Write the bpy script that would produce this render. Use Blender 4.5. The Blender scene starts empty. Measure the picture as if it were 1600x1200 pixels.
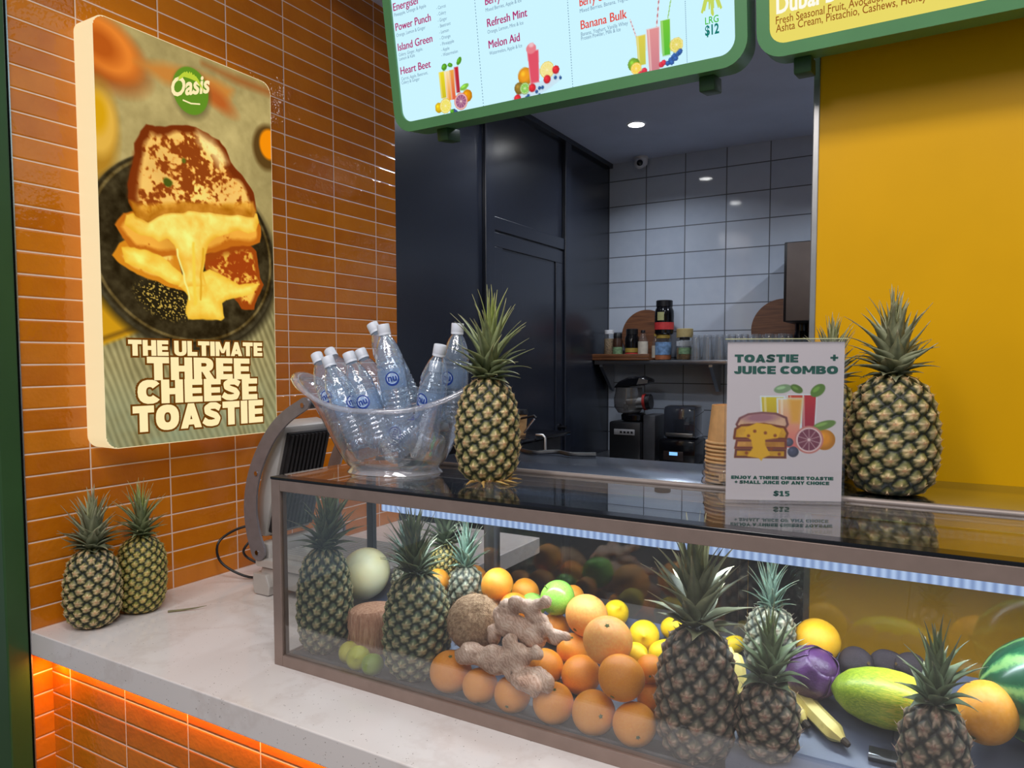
import bpy, bmesh, math, random
import numpy as np
from mathutils import Matrix, Vector
random.seed(7)
PI = math.pi
SC = bpy.context.scene
COL = SC.collection

# ------------------------------------------------------------------ camera, world, light, exposure
cam_d = bpy.data.cameras.new('camera')
cam = bpy.data.objects.new('camera', cam_d)
COL.objects.link(cam)
SC.camera = cam
cam_d.sensor_fit = 'HORIZONTAL'
cam_d.sensor_width = 36.0
cam_d.lens = 1131.84 / 1600 * 36.0
cam_d.shift_y = (625.21 - 600) / 1600
cam_d.clip_start = 0.02
YAW, PIT, ROL = 0.5287, 0.0559, -0.0018
_f = Vector((-math.sin(YAW) * math.cos(PIT), math.cos(YAW) * math.cos(PIT), -math.sin(PIT)))
_r = Vector((math.cos(YAW), math.sin(YAW), 0))
_u = _r.cross(_f)
_r2 = _r * math.cos(ROL) + _u * math.sin(ROL)
_u2 = _u * math.cos(ROL) - _r * math.sin(ROL)
_m = Matrix((_r2, _u2, -_f)).transposed().to_4x4()
_m.translation = (1.3132, -1.1472, 1.6082)
cam.matrix_world = _m

world = bpy.data.worlds.new('world')
SC.world = world
world.use_nodes = True
world.node_tree.nodes['Background'].inputs[0].default_value = (0.75, 0.86, 1.0, 1)
world.node_tree.nodes['Background'].inputs[1].default_value = 0.25

SC.view_settings.view_transform = 'Standard'
SC.view_settings.look = 'None'
SC.view_settings.exposure = 0.0
SC.view_settings.gamma = 1.0
SC.view_settings.use_curve_mapping = False
cy = SC.cycles
cy.use_denoising = True
cy.max_bounces = 12
cy.diffuse_bounces = 4
cy.glossy_bounces = 5
cy.transmission_bounces = 8
cy.transparent_max_bounces = 48
cy.caustics_reflective = False
cy.caustics_refractive = False
cy.sample_clamp_indirect = 4.0
cy.sample_clamp_direct = 0.0

def area_light(name, loc, size, power, color, target=None, size_y=None, parent=None, spread=PI):
    d = bpy.data.lights.new(name, 'AREA')
    d.shape = 'RECTANGLE' if size_y else 'DISK'
    d.size = size
    if size_y: d.size_y = size_y
    d.energy = power
    d.color = color
    d.spread = spread
    o = bpy.data.objects.new(name, d)
    COL.objects.link(o)
    o.location = loc
    if target is not None:
        o.rotation_euler = (Vector(target) - Vector(loc)).to_track_quat('-Z', 'Y').to_euler()
    if parent: o.parent = parent
    return o

# arcade side: unseen fill lights added as if from its ceiling lamps
area_light('arcade_fill', (0.2, -2.6, 3.5), 0.5, 44, (1.0, 0.95, 0.93), (0.2, -2.6, 0), 2.4)
area_light('arcade_fill', (2.2, -2.2, 3.5), 0.5, 44, (1.0, 0.95, 0.93), (2.2, -2.2, 0), 2.4)
area_light('arcade_fill', (1.2, -1.0, 3.5), 1.6, 30, (1.0, 0.95, 0.93), (1.2, -0.6, 0), 0.4)

# ------------------------------------------------------------------ helpers: objects
def put(o, parent=None):
    COL.objects.link(o)
    if parent: o.parent = parent
    return o

def thing(name, label, cat, loc=(0, 0, 0), rotz=0.0, group=None, rot=None, scale=None):
    o = bpy.data.objects.new(name, None)
    put(o)
    o.empty_display_size = 0.05
    o.location = loc
    o.rotation_euler = rot if rot else (0, 0, rotz)
    if scale: o.scale = scale
    return tag(o, label, cat, group)

def tag(o, label, cat, group=None, kind=None):
    o['label'] = label
    o['category'] = cat
    if group: o['group'] = group
    if kind: o['kind'] = kind
    return o

def dup(root, loc, label, group=None, rotz=None, rot=None, scale=None, first=False):
    r = root
    if not first:
        r = root.copy()
        COL.objects.link(r)
        for ch in list(root.children):
            c = ch.copy()
            COL.objects.link(c)
            c.parent = r
            for g in list(ch.children):
                d = g.copy()
                COL.objects.link(d)
                d.parent = c
    r.location = loc
    if rotz is not None: r.rotation_euler = (0, 0, rotz)
    if rot is not None: r.rotation_euler = rot
    if scale is not None: r.scale = scale
    r['label'] = label
    if group: r['group'] = group
    return r

class MB:
    """collects shapes and links them as one mesh"""
    def __init__(s):
        s.v = []; s.f = []; s.c = []
    def add(s, vs, fs, M=None, col=None):
        n = len(s.v)
        if M is not None: vs = [tuple(M @ Vector(p)) for p in vs]
        s.v += [tuple(p) for p in vs]
        s.f += [tuple(i + n for i in f) for f in fs]
        if col is not None: s.c += [col] * len(vs)
        return s
    def box(s, x0, x1, y0, y1, z0, z1, bev=0.0, M=None, seg=2):
        if bev > 0:
            bm = bmesh.new()
            bmesh.ops.create_cube(bm, size=1)
            for q in bm.verts:
                q.co = Vector(((x0 + x1) / 2 + q.co.x * (x1 - x0), (y0 + y1) / 2 + q.co.y * (y1 - y0), (z0 + z1) / 2 + q.co.z * (z1 - z0)))
            b = min(bev, 0.49 * min(abs(x1 - x0), abs(y1 - y0), abs(z1 - z0)))
            bmesh.ops.bevel(bm, geom=bm.edges[:], offset=b, segments=seg, affect='EDGES', profile=0.5)
            bm.verts.index_update()
            vs = [tuple(q.co) for q in bm.verts]
            fs = [tuple(q.index for q in f.verts) for f in bm.faces]
            bm.free()
            return s.add(vs, fs, M)
        vs = [(x, y, z) for z in (z0, z1) for y in (y0, y1) for x in (x0, x1)]
        return s.add(vs, [(0, 2, 3, 1), (4, 5, 7, 6), (0, 1, 5, 4), (2, 6, 7, 3), (0, 4, 6, 2), (1, 3, 7, 5)], M)
    def lathe(s, prof, n=32, M=None, cap0=True, cap1=True, sx=1.0, sy=1.0):
        vs = []; fs = []
        for r, z in prof:
            for i in range(n):
                a = 2 * PI * i / n
                vs.append((r * sx * math.cos(a), r * sy * math.sin(a), z))
        m = len(prof)
        for j in range(m - 1):
            for i in range(n):
                k = (i + 1) % n
                fs.append((j * n + i, j * n + k, (j + 1) * n + k, (j + 1) * n + i))
        if cap0: fs.append(tuple(range(n - 1, -1, -1)))
        if cap1: fs.append(tuple((m - 1) * n + i for i in range(n)))
        return s.add(vs, fs, M)
    def cyl(s, r, z0, z1, n=32, M=None, r2=None, bev=0.0):
        r2 = r if r2 is None else r2
        if bev: return s.lathe([(r - bev, z0), (r, z0 + bev), (r2, z1 - bev), (r2 - bev, z1)], n, M)
        return s.lathe([(r, z0), (r2, z1)], n, M)
    def tube(s, pts, r, n=10, caps=True, closed=False):
        pts = [Vector(p) for p in pts]
        N = len(pts)
        rr = r if hasattr(r, '__len__') else [r] * N
        vs = []; fs = []; up = None
        for i, p in enumerate(pts):
            if closed: t = (pts[(i + 1) % N] - pts[i - 1]).normalized()
            else: t = (pts[min(i + 1, N - 1)] - pts[max(i - 1, 0)]).normalized()
            if up is None:
                up = Vector((0, 0, 1)) if abs(t.z) < 0.9 else Vector((1, 0, 0))
            a = t.cross(up).normalized(); b = a.cross(t).normalized(); up = b
            for k in range(n):
                q = 2 * PI * k / n
                vs.append(tuple(p + (a * math.cos(q) + b * math.sin(q)) * rr[i]))
        for i in range(N if closed else N - 1):
            j = (i + 1) % N
            for k in range(n):
                l = (k + 1) % n
                fs.append((i * n + k, i * n + l, j * n + l, j * n + k))
        if caps and not closed:
            fs.append(tuple(range(n - 1, -1, -1)))
            fs.append(tuple((N - 1) * n + k for k in range(n)))
        return s.add(vs, fs)
    def prism(s, poly, t0, t1, M=None):
        """poly in local x,z extruded along local y"""
        n = len(poly)
        vs = [(p[0], t0, p[1]) for p in poly] + [(p[0], t1, p[1]) for p in poly]
        fs = [tuple(range(n)), tuple(range(2 * n - 1, n - 1, -1))]
        fs += [(i, i + n, (i + 1) % n + n, (i + 1) % n) for i in range(n)]
        return s.add(vs, fs, M)
    def sphere(s, c, r, n=24, m=16, M=None):
        rx, ry, rz = r if hasattr(r, '__len__') else (r, r, r)
        vs = [(c[0], c[1], c[2] - rz)]
        for j in range(1, m):
            a = -PI / 2 + PI * j / m
            for i in range(n):
                b = 2 * PI * i / n
                vs.append((c[0] + rx * math.cos(a) * math.cos(b), c[1] + ry * math.cos(a) * math.sin(b), c[2] + rz * math.sin(a)))
        vs.append((c[0], c[1], c[2] + rz))
        fs = [(0, 1 + (i + 1) % n, 1 + i) for i in range(n)]
        for j in range(m - 2):
            for i in range(n):
                k = (i + 1) % n
                fs.append((1 + j * n + i, 1 + j * n + k, 1 + (j + 1) * n + k, 1 + (j + 1) * n + i))
        b = 1 + (m - 2) * n; e = len(vs) - 1
        fs += [(b + i, b + (i + 1) % n, e) for i in range(n)]
        return s.add(vs, fs, M)
    def build(s, name, m, parent=None, smooth=35, fix=True):
        me = bpy.data.meshes.new(name)
        me.from_pydata(s.v, [], s.f)
        if fix:
            bm = bmesh.new(); bm.from_mesh(me)
            bmesh.ops.recalc_face_normals(bm, faces=bm.faces[:])
            bm.to_mesh(me); bm.free()
        if s.c:
            a = me.color_attributes.new('Col', 'FLOAT_COLOR', 'POINT')
            a.data.foreach_set('color', np.array(s.c, dtype=np.float32).ravel())
        if smooth:
            me.polygons.foreach_set('use_smooth', [True] * len(me.polygons))
            me.set_sharp_from_angle(angle=math.radians(smooth))
        me.materials.append(m)
        return put(bpy.data.objects.new(name, me), parent)

def np_mesh(name, V, F, m, parent=None, C=None, smooth=True):
    me = bpy.data.meshes.new(name)
    me.from_pydata([tuple(p) for p in V.tolist()], [], [tuple(f) for f in F])
    if C is not None:
        a = me.color_attributes.new('Col', 'FLOAT_COLOR', 'POINT')
        cc = np.ones((len(V), 4), np.float32); cc[:, :3] = C
        a.data.foreach_set('color', cc.ravel())
    if smooth: me.polygons.foreach_set('use_smooth', [True] * len(me.polygons))
    me.materials.append(m)
    return put(bpy.data.objects.new(name, me), parent)

def struct(name, mb, m, parent=None, smooth=0):
    o = mb.build(name, m, parent, smooth)
    if parent is None: o['kind'] = 'structure'
    return o

def at(loc, rz=0.0, rx=0.0, ry=0.0):
    return Matrix.Translation(loc) @ Matrix.Rotation(rz, 4, 'Z') @ Matrix.Rotation(ry, 4, 'Y') @ Matrix.Rotation(rx, 4, 'X')

def along(p, d):
    """matrix with local z along d at p"""
    return Matrix.Translation(p) @ Vector(d).to_track_quat('Z', 'Y').to_matrix().to_4x4()

# ------------------------------------------------------------------ helpers: materials
def lin(c):
    c = np.asarray(c, float) / 255.0
    return np.where(c <= 0.04045, c / 12.92, ((c + 0.055) / 1.055) ** 2.4)
def L4(c):
    a = lin(c); return (float(a[0]), float(a[1]), float(a[2]), 1.0)

class NT:
    def __init__(s, name):
        s.m = bpy.data.materials.new(name)
        s.m.use_nodes = True
        s.t = s.m.node_tree
        s.t.nodes.clear()
        s.out = s.n('ShaderNodeOutputMaterial')
    def n(s, ty, **kw):
        q = s.t.nodes.new(ty)
        for k, v in kw.items():
            if k.startswith('i_'):
                key = k[2:]
                key = int(key) if key.isdigit() else key.replace('_', ' ')
                q.inputs[key].default_value = v
            else: setattr(q, k, v)
        return q
    def l(s, a, b): s.t.links.new(a, b); return s
    def math(s, op, a, b=None):
        q = s.n('ShaderNodeMath', operation=op)
        for i, x in enumerate((a, b)):
            if x is None: continue
            if isinstance(x, (int, float)): q.inputs[i].default_value = x
            else: s.l(x, q.inputs[i])
        return q.outputs[0]
    def ramp(s, fac, stops):
        q = s.n('ShaderNodeValToRGB')
        e = q.color_ramp.elements
        while len(e) < len(stops): e.new(0.5)
        for x, (p, c) in zip(e, stops):
            x.position = p; x.color = c
        s.l(fac, q.inputs[0])
        return q.outputs[0]
    def mix(s, fac, a, b, mode='MIX'):
        q = s.n('ShaderNodeMix', data_type='RGBA', blend_type=mode)
        for x, k in ((fac, 0), (a, 6), (b, 7)):
            if isinstance(x, (int, float)): q.inputs[k].default_value = x
            elif isinstance(x, tuple): q.inputs[k].default_value = x
            else: s.l(x, q.inputs[k])
        return q.outputs[2]
    def coord(s, which='Object', scale=None):
        c = s.n('ShaderNodeTexCoord').outputs[which]
        if scale is not None:
            mp = s.n('ShaderNodeMapping')
            mp.inputs['Scale'].default_value = scale
            s.l(c, mp.inputs[0]); c = mp.outputs[0]
        return c
    def noise(s, vec, scale, detail=3, rough=0.5):
        q = s.n('ShaderNodeTexNoise', i_Scale=scale, i_Detail=detail, i_Roughness=rough)
        s.l(vec, q.inputs['Vector'])
        return q.outputs['Fac']
    def bump(s, h, strength=0.3, dist=0.001, nrm=None):
        q = s.n('ShaderNodeBump', i_Strength=strength, i_Distance=dist)
        s.l(h, q.inputs['Height'])
        if nrm: s.l(nrm, q.inputs['Normal'])
        return q.outputs[0]
    def bsdf(s, col=None, rough=0.5, metal=0.0, nrm=None, spec=0.5, coat=0.0, sss=0.0, sheen=0.0):
        b = s.n('ShaderNodeBsdfPrincipled')
        b.inputs['Metallic'].default_value = metal
        b.inputs['Specular IOR Level'].default_value = spec
        b.inputs['Coat Weight'].default_value = coat
        if sss:
            b.inputs['Subsurface Weight'].default_value = sss
            b.inputs['Subsurface Radius'].default_value = (0.01, 0.006, 0.003)
            b.inputs['Subsurface Scale'].default_value = 0.5
        if isinstance(col, tuple): b.inputs['Base Color'].default_value = col
        elif col is not None: s.l(col, b.inputs['Base Color'])
        if isinstance(rough, (int, float)): b.inputs['Roughness'].default_value = rough
        else: s.l(rough, b.inputs['Roughness'])
        if nrm is not None: s.l(nrm, b.inputs['Normal'])
        return b
    def done(s, sh):
        s.l(sh, s.out.inputs[0]); return s.m

def mat(name, c, rough=0.5, metal=0.0, var=0.06, vs=30.0, bump=0.0, bs=200.0, spec=0.5, coat=0.0, bd=0.001):
    t = NT(name)
    v = t.coord()
    n = t.noise(v, vs)
    a = L4(c); lo = tuple(x * (1 - var * 2) for x in a[:3]) + (1,); hi = tuple(min(1, x * (1 + var * 2)) for x in a[:3]) + (1,)
    col = t.ramp(n, [(0.3, lo), (0.7, hi)])
    nr = t.bump(t.noise(v, bs), bump, bd) if bump else None
    return t.done(t.bsdf(col, rough, metal, nr, spec, coat).outputs[0])

def mat_emit(name, c, s=1.0):
    t = NT(name)
    e = t.n('ShaderNodeEmission', i_Strength=s)
    e.inputs[0].default_value = L4(c)
    return t.done(e.outputs[0])

def mat_lit_print(name, s=1.0, gloss=0.06):
    """backlit translucent print: colours of the artwork given off as light, glossy face"""
    t = NT(name)
    a = t.n('ShaderNodeVertexColor', layer_name='Col')
    e = t.n('ShaderNodeEmission', i_Strength=s)
    t.l(a.outputs[0], e.inputs[0])
    return t.done(e.outputs[0])

def mat_print(name, rough=0.5):
    t = NT(name)
    a = t.n('ShaderNodeVertexColor', layer_name='Col')
    return t.done(t.bsdf(a.outputs[0], rough).outputs[0])

def mat_vc(name, rough=0.5, bump=0.0, bs=300.0, spec=0.4, var=0.15, vs=80):
    t = NT(name)
    v = t.coord()
    a = t.n('ShaderNodeVertexColor', layer_name='Col')
    k = t.ramp(t.noise(v, vs, 4), [(0.25, (1 - var * 2,) * 3 + (1,)), (0.75, (1 + var,) * 3 + (1,))])
    c = t.mix(1.0, a.outputs[0], k, 'MULTIPLY')
    nr = t.bump(t.noise(v, bs), bump, 0.001) if bump else None
    return t.done(t.bsdf(c, rough, 0, nr, spec).outputs[0])

def mat_thin(name, tint=(1, 1, 1), rough=0.0, body=0.0, body_col=(1, 1, 1), k=1.0, ior=1.45, bump=0.0, bs=60):
    """clear thin sheet: fresnel reflection over straight see-through, with a little haze"""
    t = NT(name)
    g = t.n('ShaderNodeNewGeometry')
    i = t.math('ADD', t.math('MULTIPLY', g.outputs['Backfacing'], 1 / ior - ior), ior)
    fr = t.n('ShaderNodeFresnel')
    t.l(i, fr.inputs['IOR'])
    nr = None
    if bump:
        nr = t.bump(t.noise(t.coord(), bs, 2), bump, 0.004)
        t.l(nr, fr.inputs['Normal'])
    fac = t.math('MINIMUM', t.math('MULTIPLY', fr.outputs[0], k), 1.0)
    tr = t.n('ShaderNodeBsdfTransparent'); tr.inputs[0].default_value = tuple(tint) + (1,)
    gl = t.n('ShaderNodeBsdfGlossy', i_Roughness=rough); gl.inputs[0].default_value = (1, 1, 1, 1)
    if nr: t.l(nr, gl.inputs['Normal'])
    base = tr.outputs[0]
    if body:
        df = t.n('ShaderNodeBsdfDiffuse'); df.inputs[0].default_value = tuple(body_col) + (1,)
        mb = t.n('ShaderNodeMixShader', i_0=body)
        t.l(base, mb.inputs[1]); t.l(df.outputs[0], mb.inputs[2]); base = mb.outputs[0]
    mx = t.n('ShaderNodeMixShader')
    t.l(fac, mx.inputs[0]); t.l(base, mx.inputs[1]); t.l(gl.outputs[0], mx.inputs[2])
    return t.done(mx.outputs[0])

def mat_tile(name, axes, w, h, ox, oz, cols, grout, rough, bump, mortar=0.0022, wav=0.5, wsc=9.0, edge=0.006, fine=0.0):
    """stack-bonded glazed tiles laid out from a fixed corner, in world metres"""
    t = NT(name)
    sep = t.n('ShaderNodeSeparateXYZ')
    t.l(t.coord('Object'), sep.inputs[0])
    a = t.math('ADD', sep.outputs[axes[0]], -ox)
    b = t.math('ADD', sep.outputs[axes[1]], -oz)
    cb = t.n('ShaderNodeCombineXYZ')
    t.l(a, cb.inputs[0]); t.l(b, cb.inputs[1])
    # distance to the grout lines
    def tri(x, p):
        m = t.math('WRAP', x, p); t_ = m.node; t_.inputs[2].default_value = 0.0
        return t.math('MINIMUM', m, t.math('SUBTRACT', p, m))
    d = t.math('MINIMUM', tri(a, w), tri(b, h))
    g = t.n('ShaderNodeMapRange'); g.inputs[1].default_value = mortar * 0.4; g.inputs[2].default_value = mortar * 0.75
    t.l(d, g.inputs[0])
    ia = t.math('FLOOR', t.math('DIVIDE', a, w)); ib = t.math('FLOOR', t.math('DIVIDE', b, h))
    c2 = t.n('ShaderNodeCombineXYZ'); t.l(ia, c2.inputs[0]); t.l(ib, c2.inputs[1])
    wn = t.n('ShaderNodeTexWhiteNoise', noise_dimensions='2D'); t.l(c2.outputs[0], wn.inputs[0])
    nz = t.noise(cb.outputs[0], 14, 4)
    k = t.math('ADD', t.math('MULTIPLY', wn.outputs[0], 0.45), t.math('MULTIPLY', nz, 0.55))
    tc = t.ramp(k, [(0.2, L4(cols[0])), (0.5, L4(cols[1])), (0.85, L4(cols[2]))])
    col = t.mix(g.outputs[0], L4(grout), tc)
    ro = t.math('ADD', t.math('MULTIPLY', t.math('SUBTRACT', 1.0, g.outputs[0]), 0.5), rough)
    e = t.n('ShaderNodeMapRange', interpolation_type='SMOOTHSTEP'); e.inputs[1].default_value = 0; e.inputs[2].default_value = edge
    t.l(d, e.inputs[0])
    off = t.n('ShaderNodeVectorMath', operation='ADD'); t.l(cb.outputs[0], off.inputs[0]); t.l(wn.outputs[1], off.inputs[1])
    wv = t.noise(off.outputs[0], wsc, 2.5)
    hgt = t.math('ADD', t.math('ADD', t.math('MULTIPLY', e.outputs[0], 0.35), t.math('MULTIPLY', wv, wav)), t.math('MULTIPLY', t.noise(off.outputs[0], 95, 1), fine))
    nr = t.bump(hgt, 1.0, bump)
    return t.done(t.bsdf(col, ro, 0, nr, 0.5).outputs[0])

def mat_wood(name, c1, c2, scale=(3, 3, 40), rough=0.45):
    t = NT(name)
    v = t.coord('Object', scale)
    n = t.noise(v, 3.0, 5)
    return t.done(t.bsdf(t.ramp(n, [(0.3, L4(c1)), (0.7, L4(c2))]), rough).outputs[0])

def mat_brushed(name, c, rough=0.3, axis=0, stretch=80):
    t = NT(name)
    sc = [stretch] * 3; sc[axis] = 1.0
    v = t.coord('Object', tuple(sc))
    n = t.noise(v, 4.0, 2)
    a = L4(c)
    col = t.ramp(n, [(0.3, tuple(x * 0.85 for x in a[:3]) + (1,)), (0.7, tuple(min(1, x * 1.12) for x in a[:3]) + (1,))])
    return t.done(t.bsdf(col, rough, 1.0, t.bump(n, 0.12, 0.0004)).outputs[0])

# ------------------------------------------------------------------ helpers: lettering
def text_geo(s, offset=0.0, shear=0.0, space=1.0, res=3, wspace=1.0):
    cu = bpy.data.curves.new('t', 'FONT')
    cu.body = s; cu.size = 1.0; cu.offset = offset; cu.shear = shear
    cu.space_character = space; cu.space_word = wspace; cu.resolution_u = res
    ob = bpy.data.objects.new('t', cu)
    COL.objects.link(ob)
    bpy.context.view_layer.update()
    me = bpy.data.meshes.new_from_object(ob.evaluated_get(bpy.context.evaluated_depsgraph_get()))
    V = np.array([v.co[:] for v in me.vertices]).reshape(-1, 3)
    F = [tuple(p.vertices) for p in me.polygons]
    bpy.data.objects.remove(ob); bpy.data.curves.remove(cu); bpy.data.meshes.remove(me)
    return V, F

def letter(mb, s, origin, ux, uz, width=None, height=None, offset=0.0, shear=0.0, space=1.0, align='L', out=None, lift=0.0, cap=0.7, thick=0.0):
    """flat lettering: left end of the baseline at origin, fitted to width and cap height (metres)"""
    V, F = text_geo(s, offset, shear, space)
    if not len(V): return
    x0, x1 = V[:, 0].min(), V[:, 0].max()
    sz = height / cap if height else None
    sx = width / (x1 - x0) if width else sz
    if sz is None: sz = sx
    X = (V[:, 0] - x0) * sx; Z = V[:, 1] * sz
    if align == 'C': X = X - (x1 - x0) * sx / 2
    if align == 'R': X = X - (x1 - x0) * sx
    o = np.array(origin); ux = np.array(ux, float); uz = np.array(uz, float)
    n = np.cross(ux, uz) if out is None else np.array(out, float)
    P = o + X[:, None] * ux + Z[:, None] * uz + n * lift
    mb.add(P.tolist(), F)

# fat poster capitals drawn from bars and bowls in a unit-high box
def _bar(x0, x1, y0, y1): return [(x0, y0), (x1, y0), (x1, y1), (x0, y1)]
def _ring(cx, cy_, rx, ry, ix, iy, a0, a1, n=14):
    o = []
    def pt(a, x, y):
        c, s = math.cos(a), math.sin(a); k = 0.84
        return (cx + x * math.copysign(abs(c) ** k, c), cy_ + y * math.copysign(abs(s) ** k, s))
    for i in range(n):
        p, q = math.radians(a0 + (a1 - a0) * i / n), math.radians(a0 + (a1 - a0) * (i + 1) / n)
        o.append([pt(p, ix, iy), pt(p, rx, ry), pt(q, rx, ry), pt(q, ix, iy)])
    return o
def _path(P, w):
    o = []
    for (x0, y0), (x1, y1) in zip(P[:-1], P[1:]):
        l = math.hypot(x1 - x0, y1 - y0); nx, ny = -(y1 - y0) / l * w / 2, (x1 - x0) / l * w / 2
        o.append([(x0 + nx, y0 + ny), (x0 - nx, y0 - ny), (x1 - nx, y1 - ny), (x1 + nx, y1 + ny)])
    for x, y in P[1:-1]: o.append([(x + w / 2 * math.cos(k * PI / 5), y + w / 2 * math.sin(k * PI / 5)) for k in range(10)])
    return o
_S = _path([(.88, .74), (.66, .86), (.40, .865), (.20, .76), (.22, .62), (.42, .53), (.66, .45), (.76, .32), (.68, .17), (.44, .135), (.22, .16), (.03, .28)], .27)
GLYPH = {'T': [_bar(0, .92, .73, 1), _bar(.28, .64, 0, .75)], 'H': [_bar(0, .35, 0, 1), _bar(.60, .95, 0, 1), _bar(.3, .66, .37, .63)],
    'E': [_bar(0, .35, 0, 1), _bar(.3, .82, .75, 1), _bar(.3, .78, .38, .62), _bar(.3, .82, 0, .25)], 'L': [_bar(0, .35, 0, 1), _bar(.3, .78, 0, .27)], 'I': [_bar(0, .37, 0, 1)],
    'U': [_bar(0, .34, .33, 1), _bar(.6, .94, .33, 1)] + _ring(.47, .34, .47, .34, .13, .1, 180, 360), 'M': [_bar(0, .32, 0, 1), _bar(.9, 1.22, 0, 1), [(.04, 1), (.36, 1), (.72, .2), (.5, .2)], [(1.18, 1), (.86, 1), (.5, .2), (.72, .2)]],
    'A': [[(0, 0), (.34, 0), (.66, 1), (.36, 1)], [(1.02, 0), (.68, 0), (.36, 1), (.66, 1)], _bar(.25, .77, .14, .36)],
    'R': [_bar(0, .35, 0, 1), _bar(.3, .52, .76, 1), _bar(.3, .52, .36, .6), [(.36, .42), (.70, .42), (.98, 0), (.6, 0)]] + _ring(.5, .68, .42, .32, .1, .08, -90, 90),
    'C': _ring(.5, .5, .5, .5, .15, .2, 38, 322), 'O': _ring(.53, .5, .53, .5, .15, .2, 0, 360, 24), 'S': _S, 'J': [_bar(.36, .71, .33, 1)] + _ring(.35, .34, .36, .34, .02, .08, 180, 360),
    'B': [_bar(0, .35, 0, 1), _bar(.3, .5, .76, 1), _bar(.3, .52, .40, .60), _bar(.3, .52, 0, .24)] + _ring(.48, .73, .42, .27, .1, .05, -90, 90) + _ring(.5, .29, .46, .29, .1, .06, -90, 90),
    'N': [_bar(0, .33, 0, 1), _bar(.66, .99, 0, 1), [(.02, 1), (.36, 1), (.97, 0), (.63, 0)]], 'D': [_bar(0, .35, 0, 1), _bar(.3, .44, .74, 1), _bar(.3, .44, 0, .26)] + _ring(.42, .5, .54, .5, .17, .24, -90, 90),
    'Y': [[(0, 1), (.37, 1), (.66, .45), (.34, .36)], [(1, 1), (.63, 1), (.34, .42), (.66, .40)], _bar(.32, .68, 0, .46)], 'F': [_bar(0, .35, 0, 1), _bar(.3, .8, .75, 1), _bar(.3, .74, .36, .6)],
    '$': _S + [_bar(.36, .52, -.09, 1.09)], '1': [_bar(.2, .56, 0, 1), [(0, .62), (.22, .72), (.22, 1), (0, .84)], _bar(.02, .74, 0, .2)], '5': [_bar(.08, .8, .76, 1), _bar(.08, .38, .48, .9)] + _ring(.42, .33, .44, .33, .1, .1, -140, 120), '+': [_bar(0, .72, .4, .64), _bar(.24, .48, .14, .90)]}
def fat_text(mb, s, place, width, height, grow=0.0, gap=.055):
    """place(u, v) gives a point for u along the baseline and v up it, in metres"""
    x = 0.0; polys = []
    for ch in s:
        if ch == ' ': x += .36; continue
        g = GLYPH[ch]; w = max(p[0] for q in g for p in q)
        polys += [[(p[0] + x, p[1]) for p in q] for q in g]; x += w + gap
    sx = width / (x - gap)
    for q in polys:
        P = [(p[0] * sx, p[1] * height) for p in q]
        if grow:
            ar = sum(P[i][0] * P[(i + 1) % len(P)][1] - P[(i + 1) % len(P)][0] * P[i][1] for i in range(len(P)))
            sg_ = 1 if ar > 0 else -1; n = len(P); N = []
            for i in range(n):
                (ax, ay), (bx, by), (cx, cy_) = P[i - 1], P[i], P[(i + 1) % n]
                l1 = math.hypot(bx - ax, by - ay) or 1e-9; l2 = math.hypot(cx - bx, cy_ - by) or 1e-9
                n1 = ((by - ay) / l1 * sg_, -(bx - ax) / l1 * sg_); n2 = ((cy_ - by) / l2 * sg_, -(cx - bx) / l2 * sg_)
                m = (n1[0] + n2[0], n1[1] + n2[1]); k = max(.35, 1 + n1[0] * n2[0] + n1[1] * n2[1])
                N.append((bx + m[0] / k * grow, by + m[1] / k * grow))
            P = N
        mb.add([place(u, v) for u, v in P], [tuple(range(len(P)))])

# ------------------------------------------------------------------ helpers: printed artwork as a coloured grid
def value_noise(X, Y, seed, octs=4):
    rng = np.random.RandomState(seed)
    out = np.zeros_like(X); amp = 1.0; tot = 0
    for o in range(octs):
        g = rng.rand(64, 64)
        x = X * 2 ** o + rng.rand() * 9; y = Y * 2 ** o + rng.rand() * 9
        xi = np.floor(x).astype(int); yi = np.floor(y).astype(int)
        fx = x - xi; fy = y - yi
        fx = fx * fx * (3 - 2 * fx); fy = fy * fy * (3 - 2 * fy)
        a = g[yi % 64, xi % 64]; b = g[yi % 64, (xi + 1) % 64]; c = g[(yi + 1) % 64, xi % 64]; d = g[(yi + 1) % 64, (xi + 1) % 64]
        out += amp * ((a * (1 - fx) + b * fx) * (1 - fy) + (c * (1 - fx) + d * fx) * fy)
        tot += amp; amp *= 0.5
    return out / tot

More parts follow.
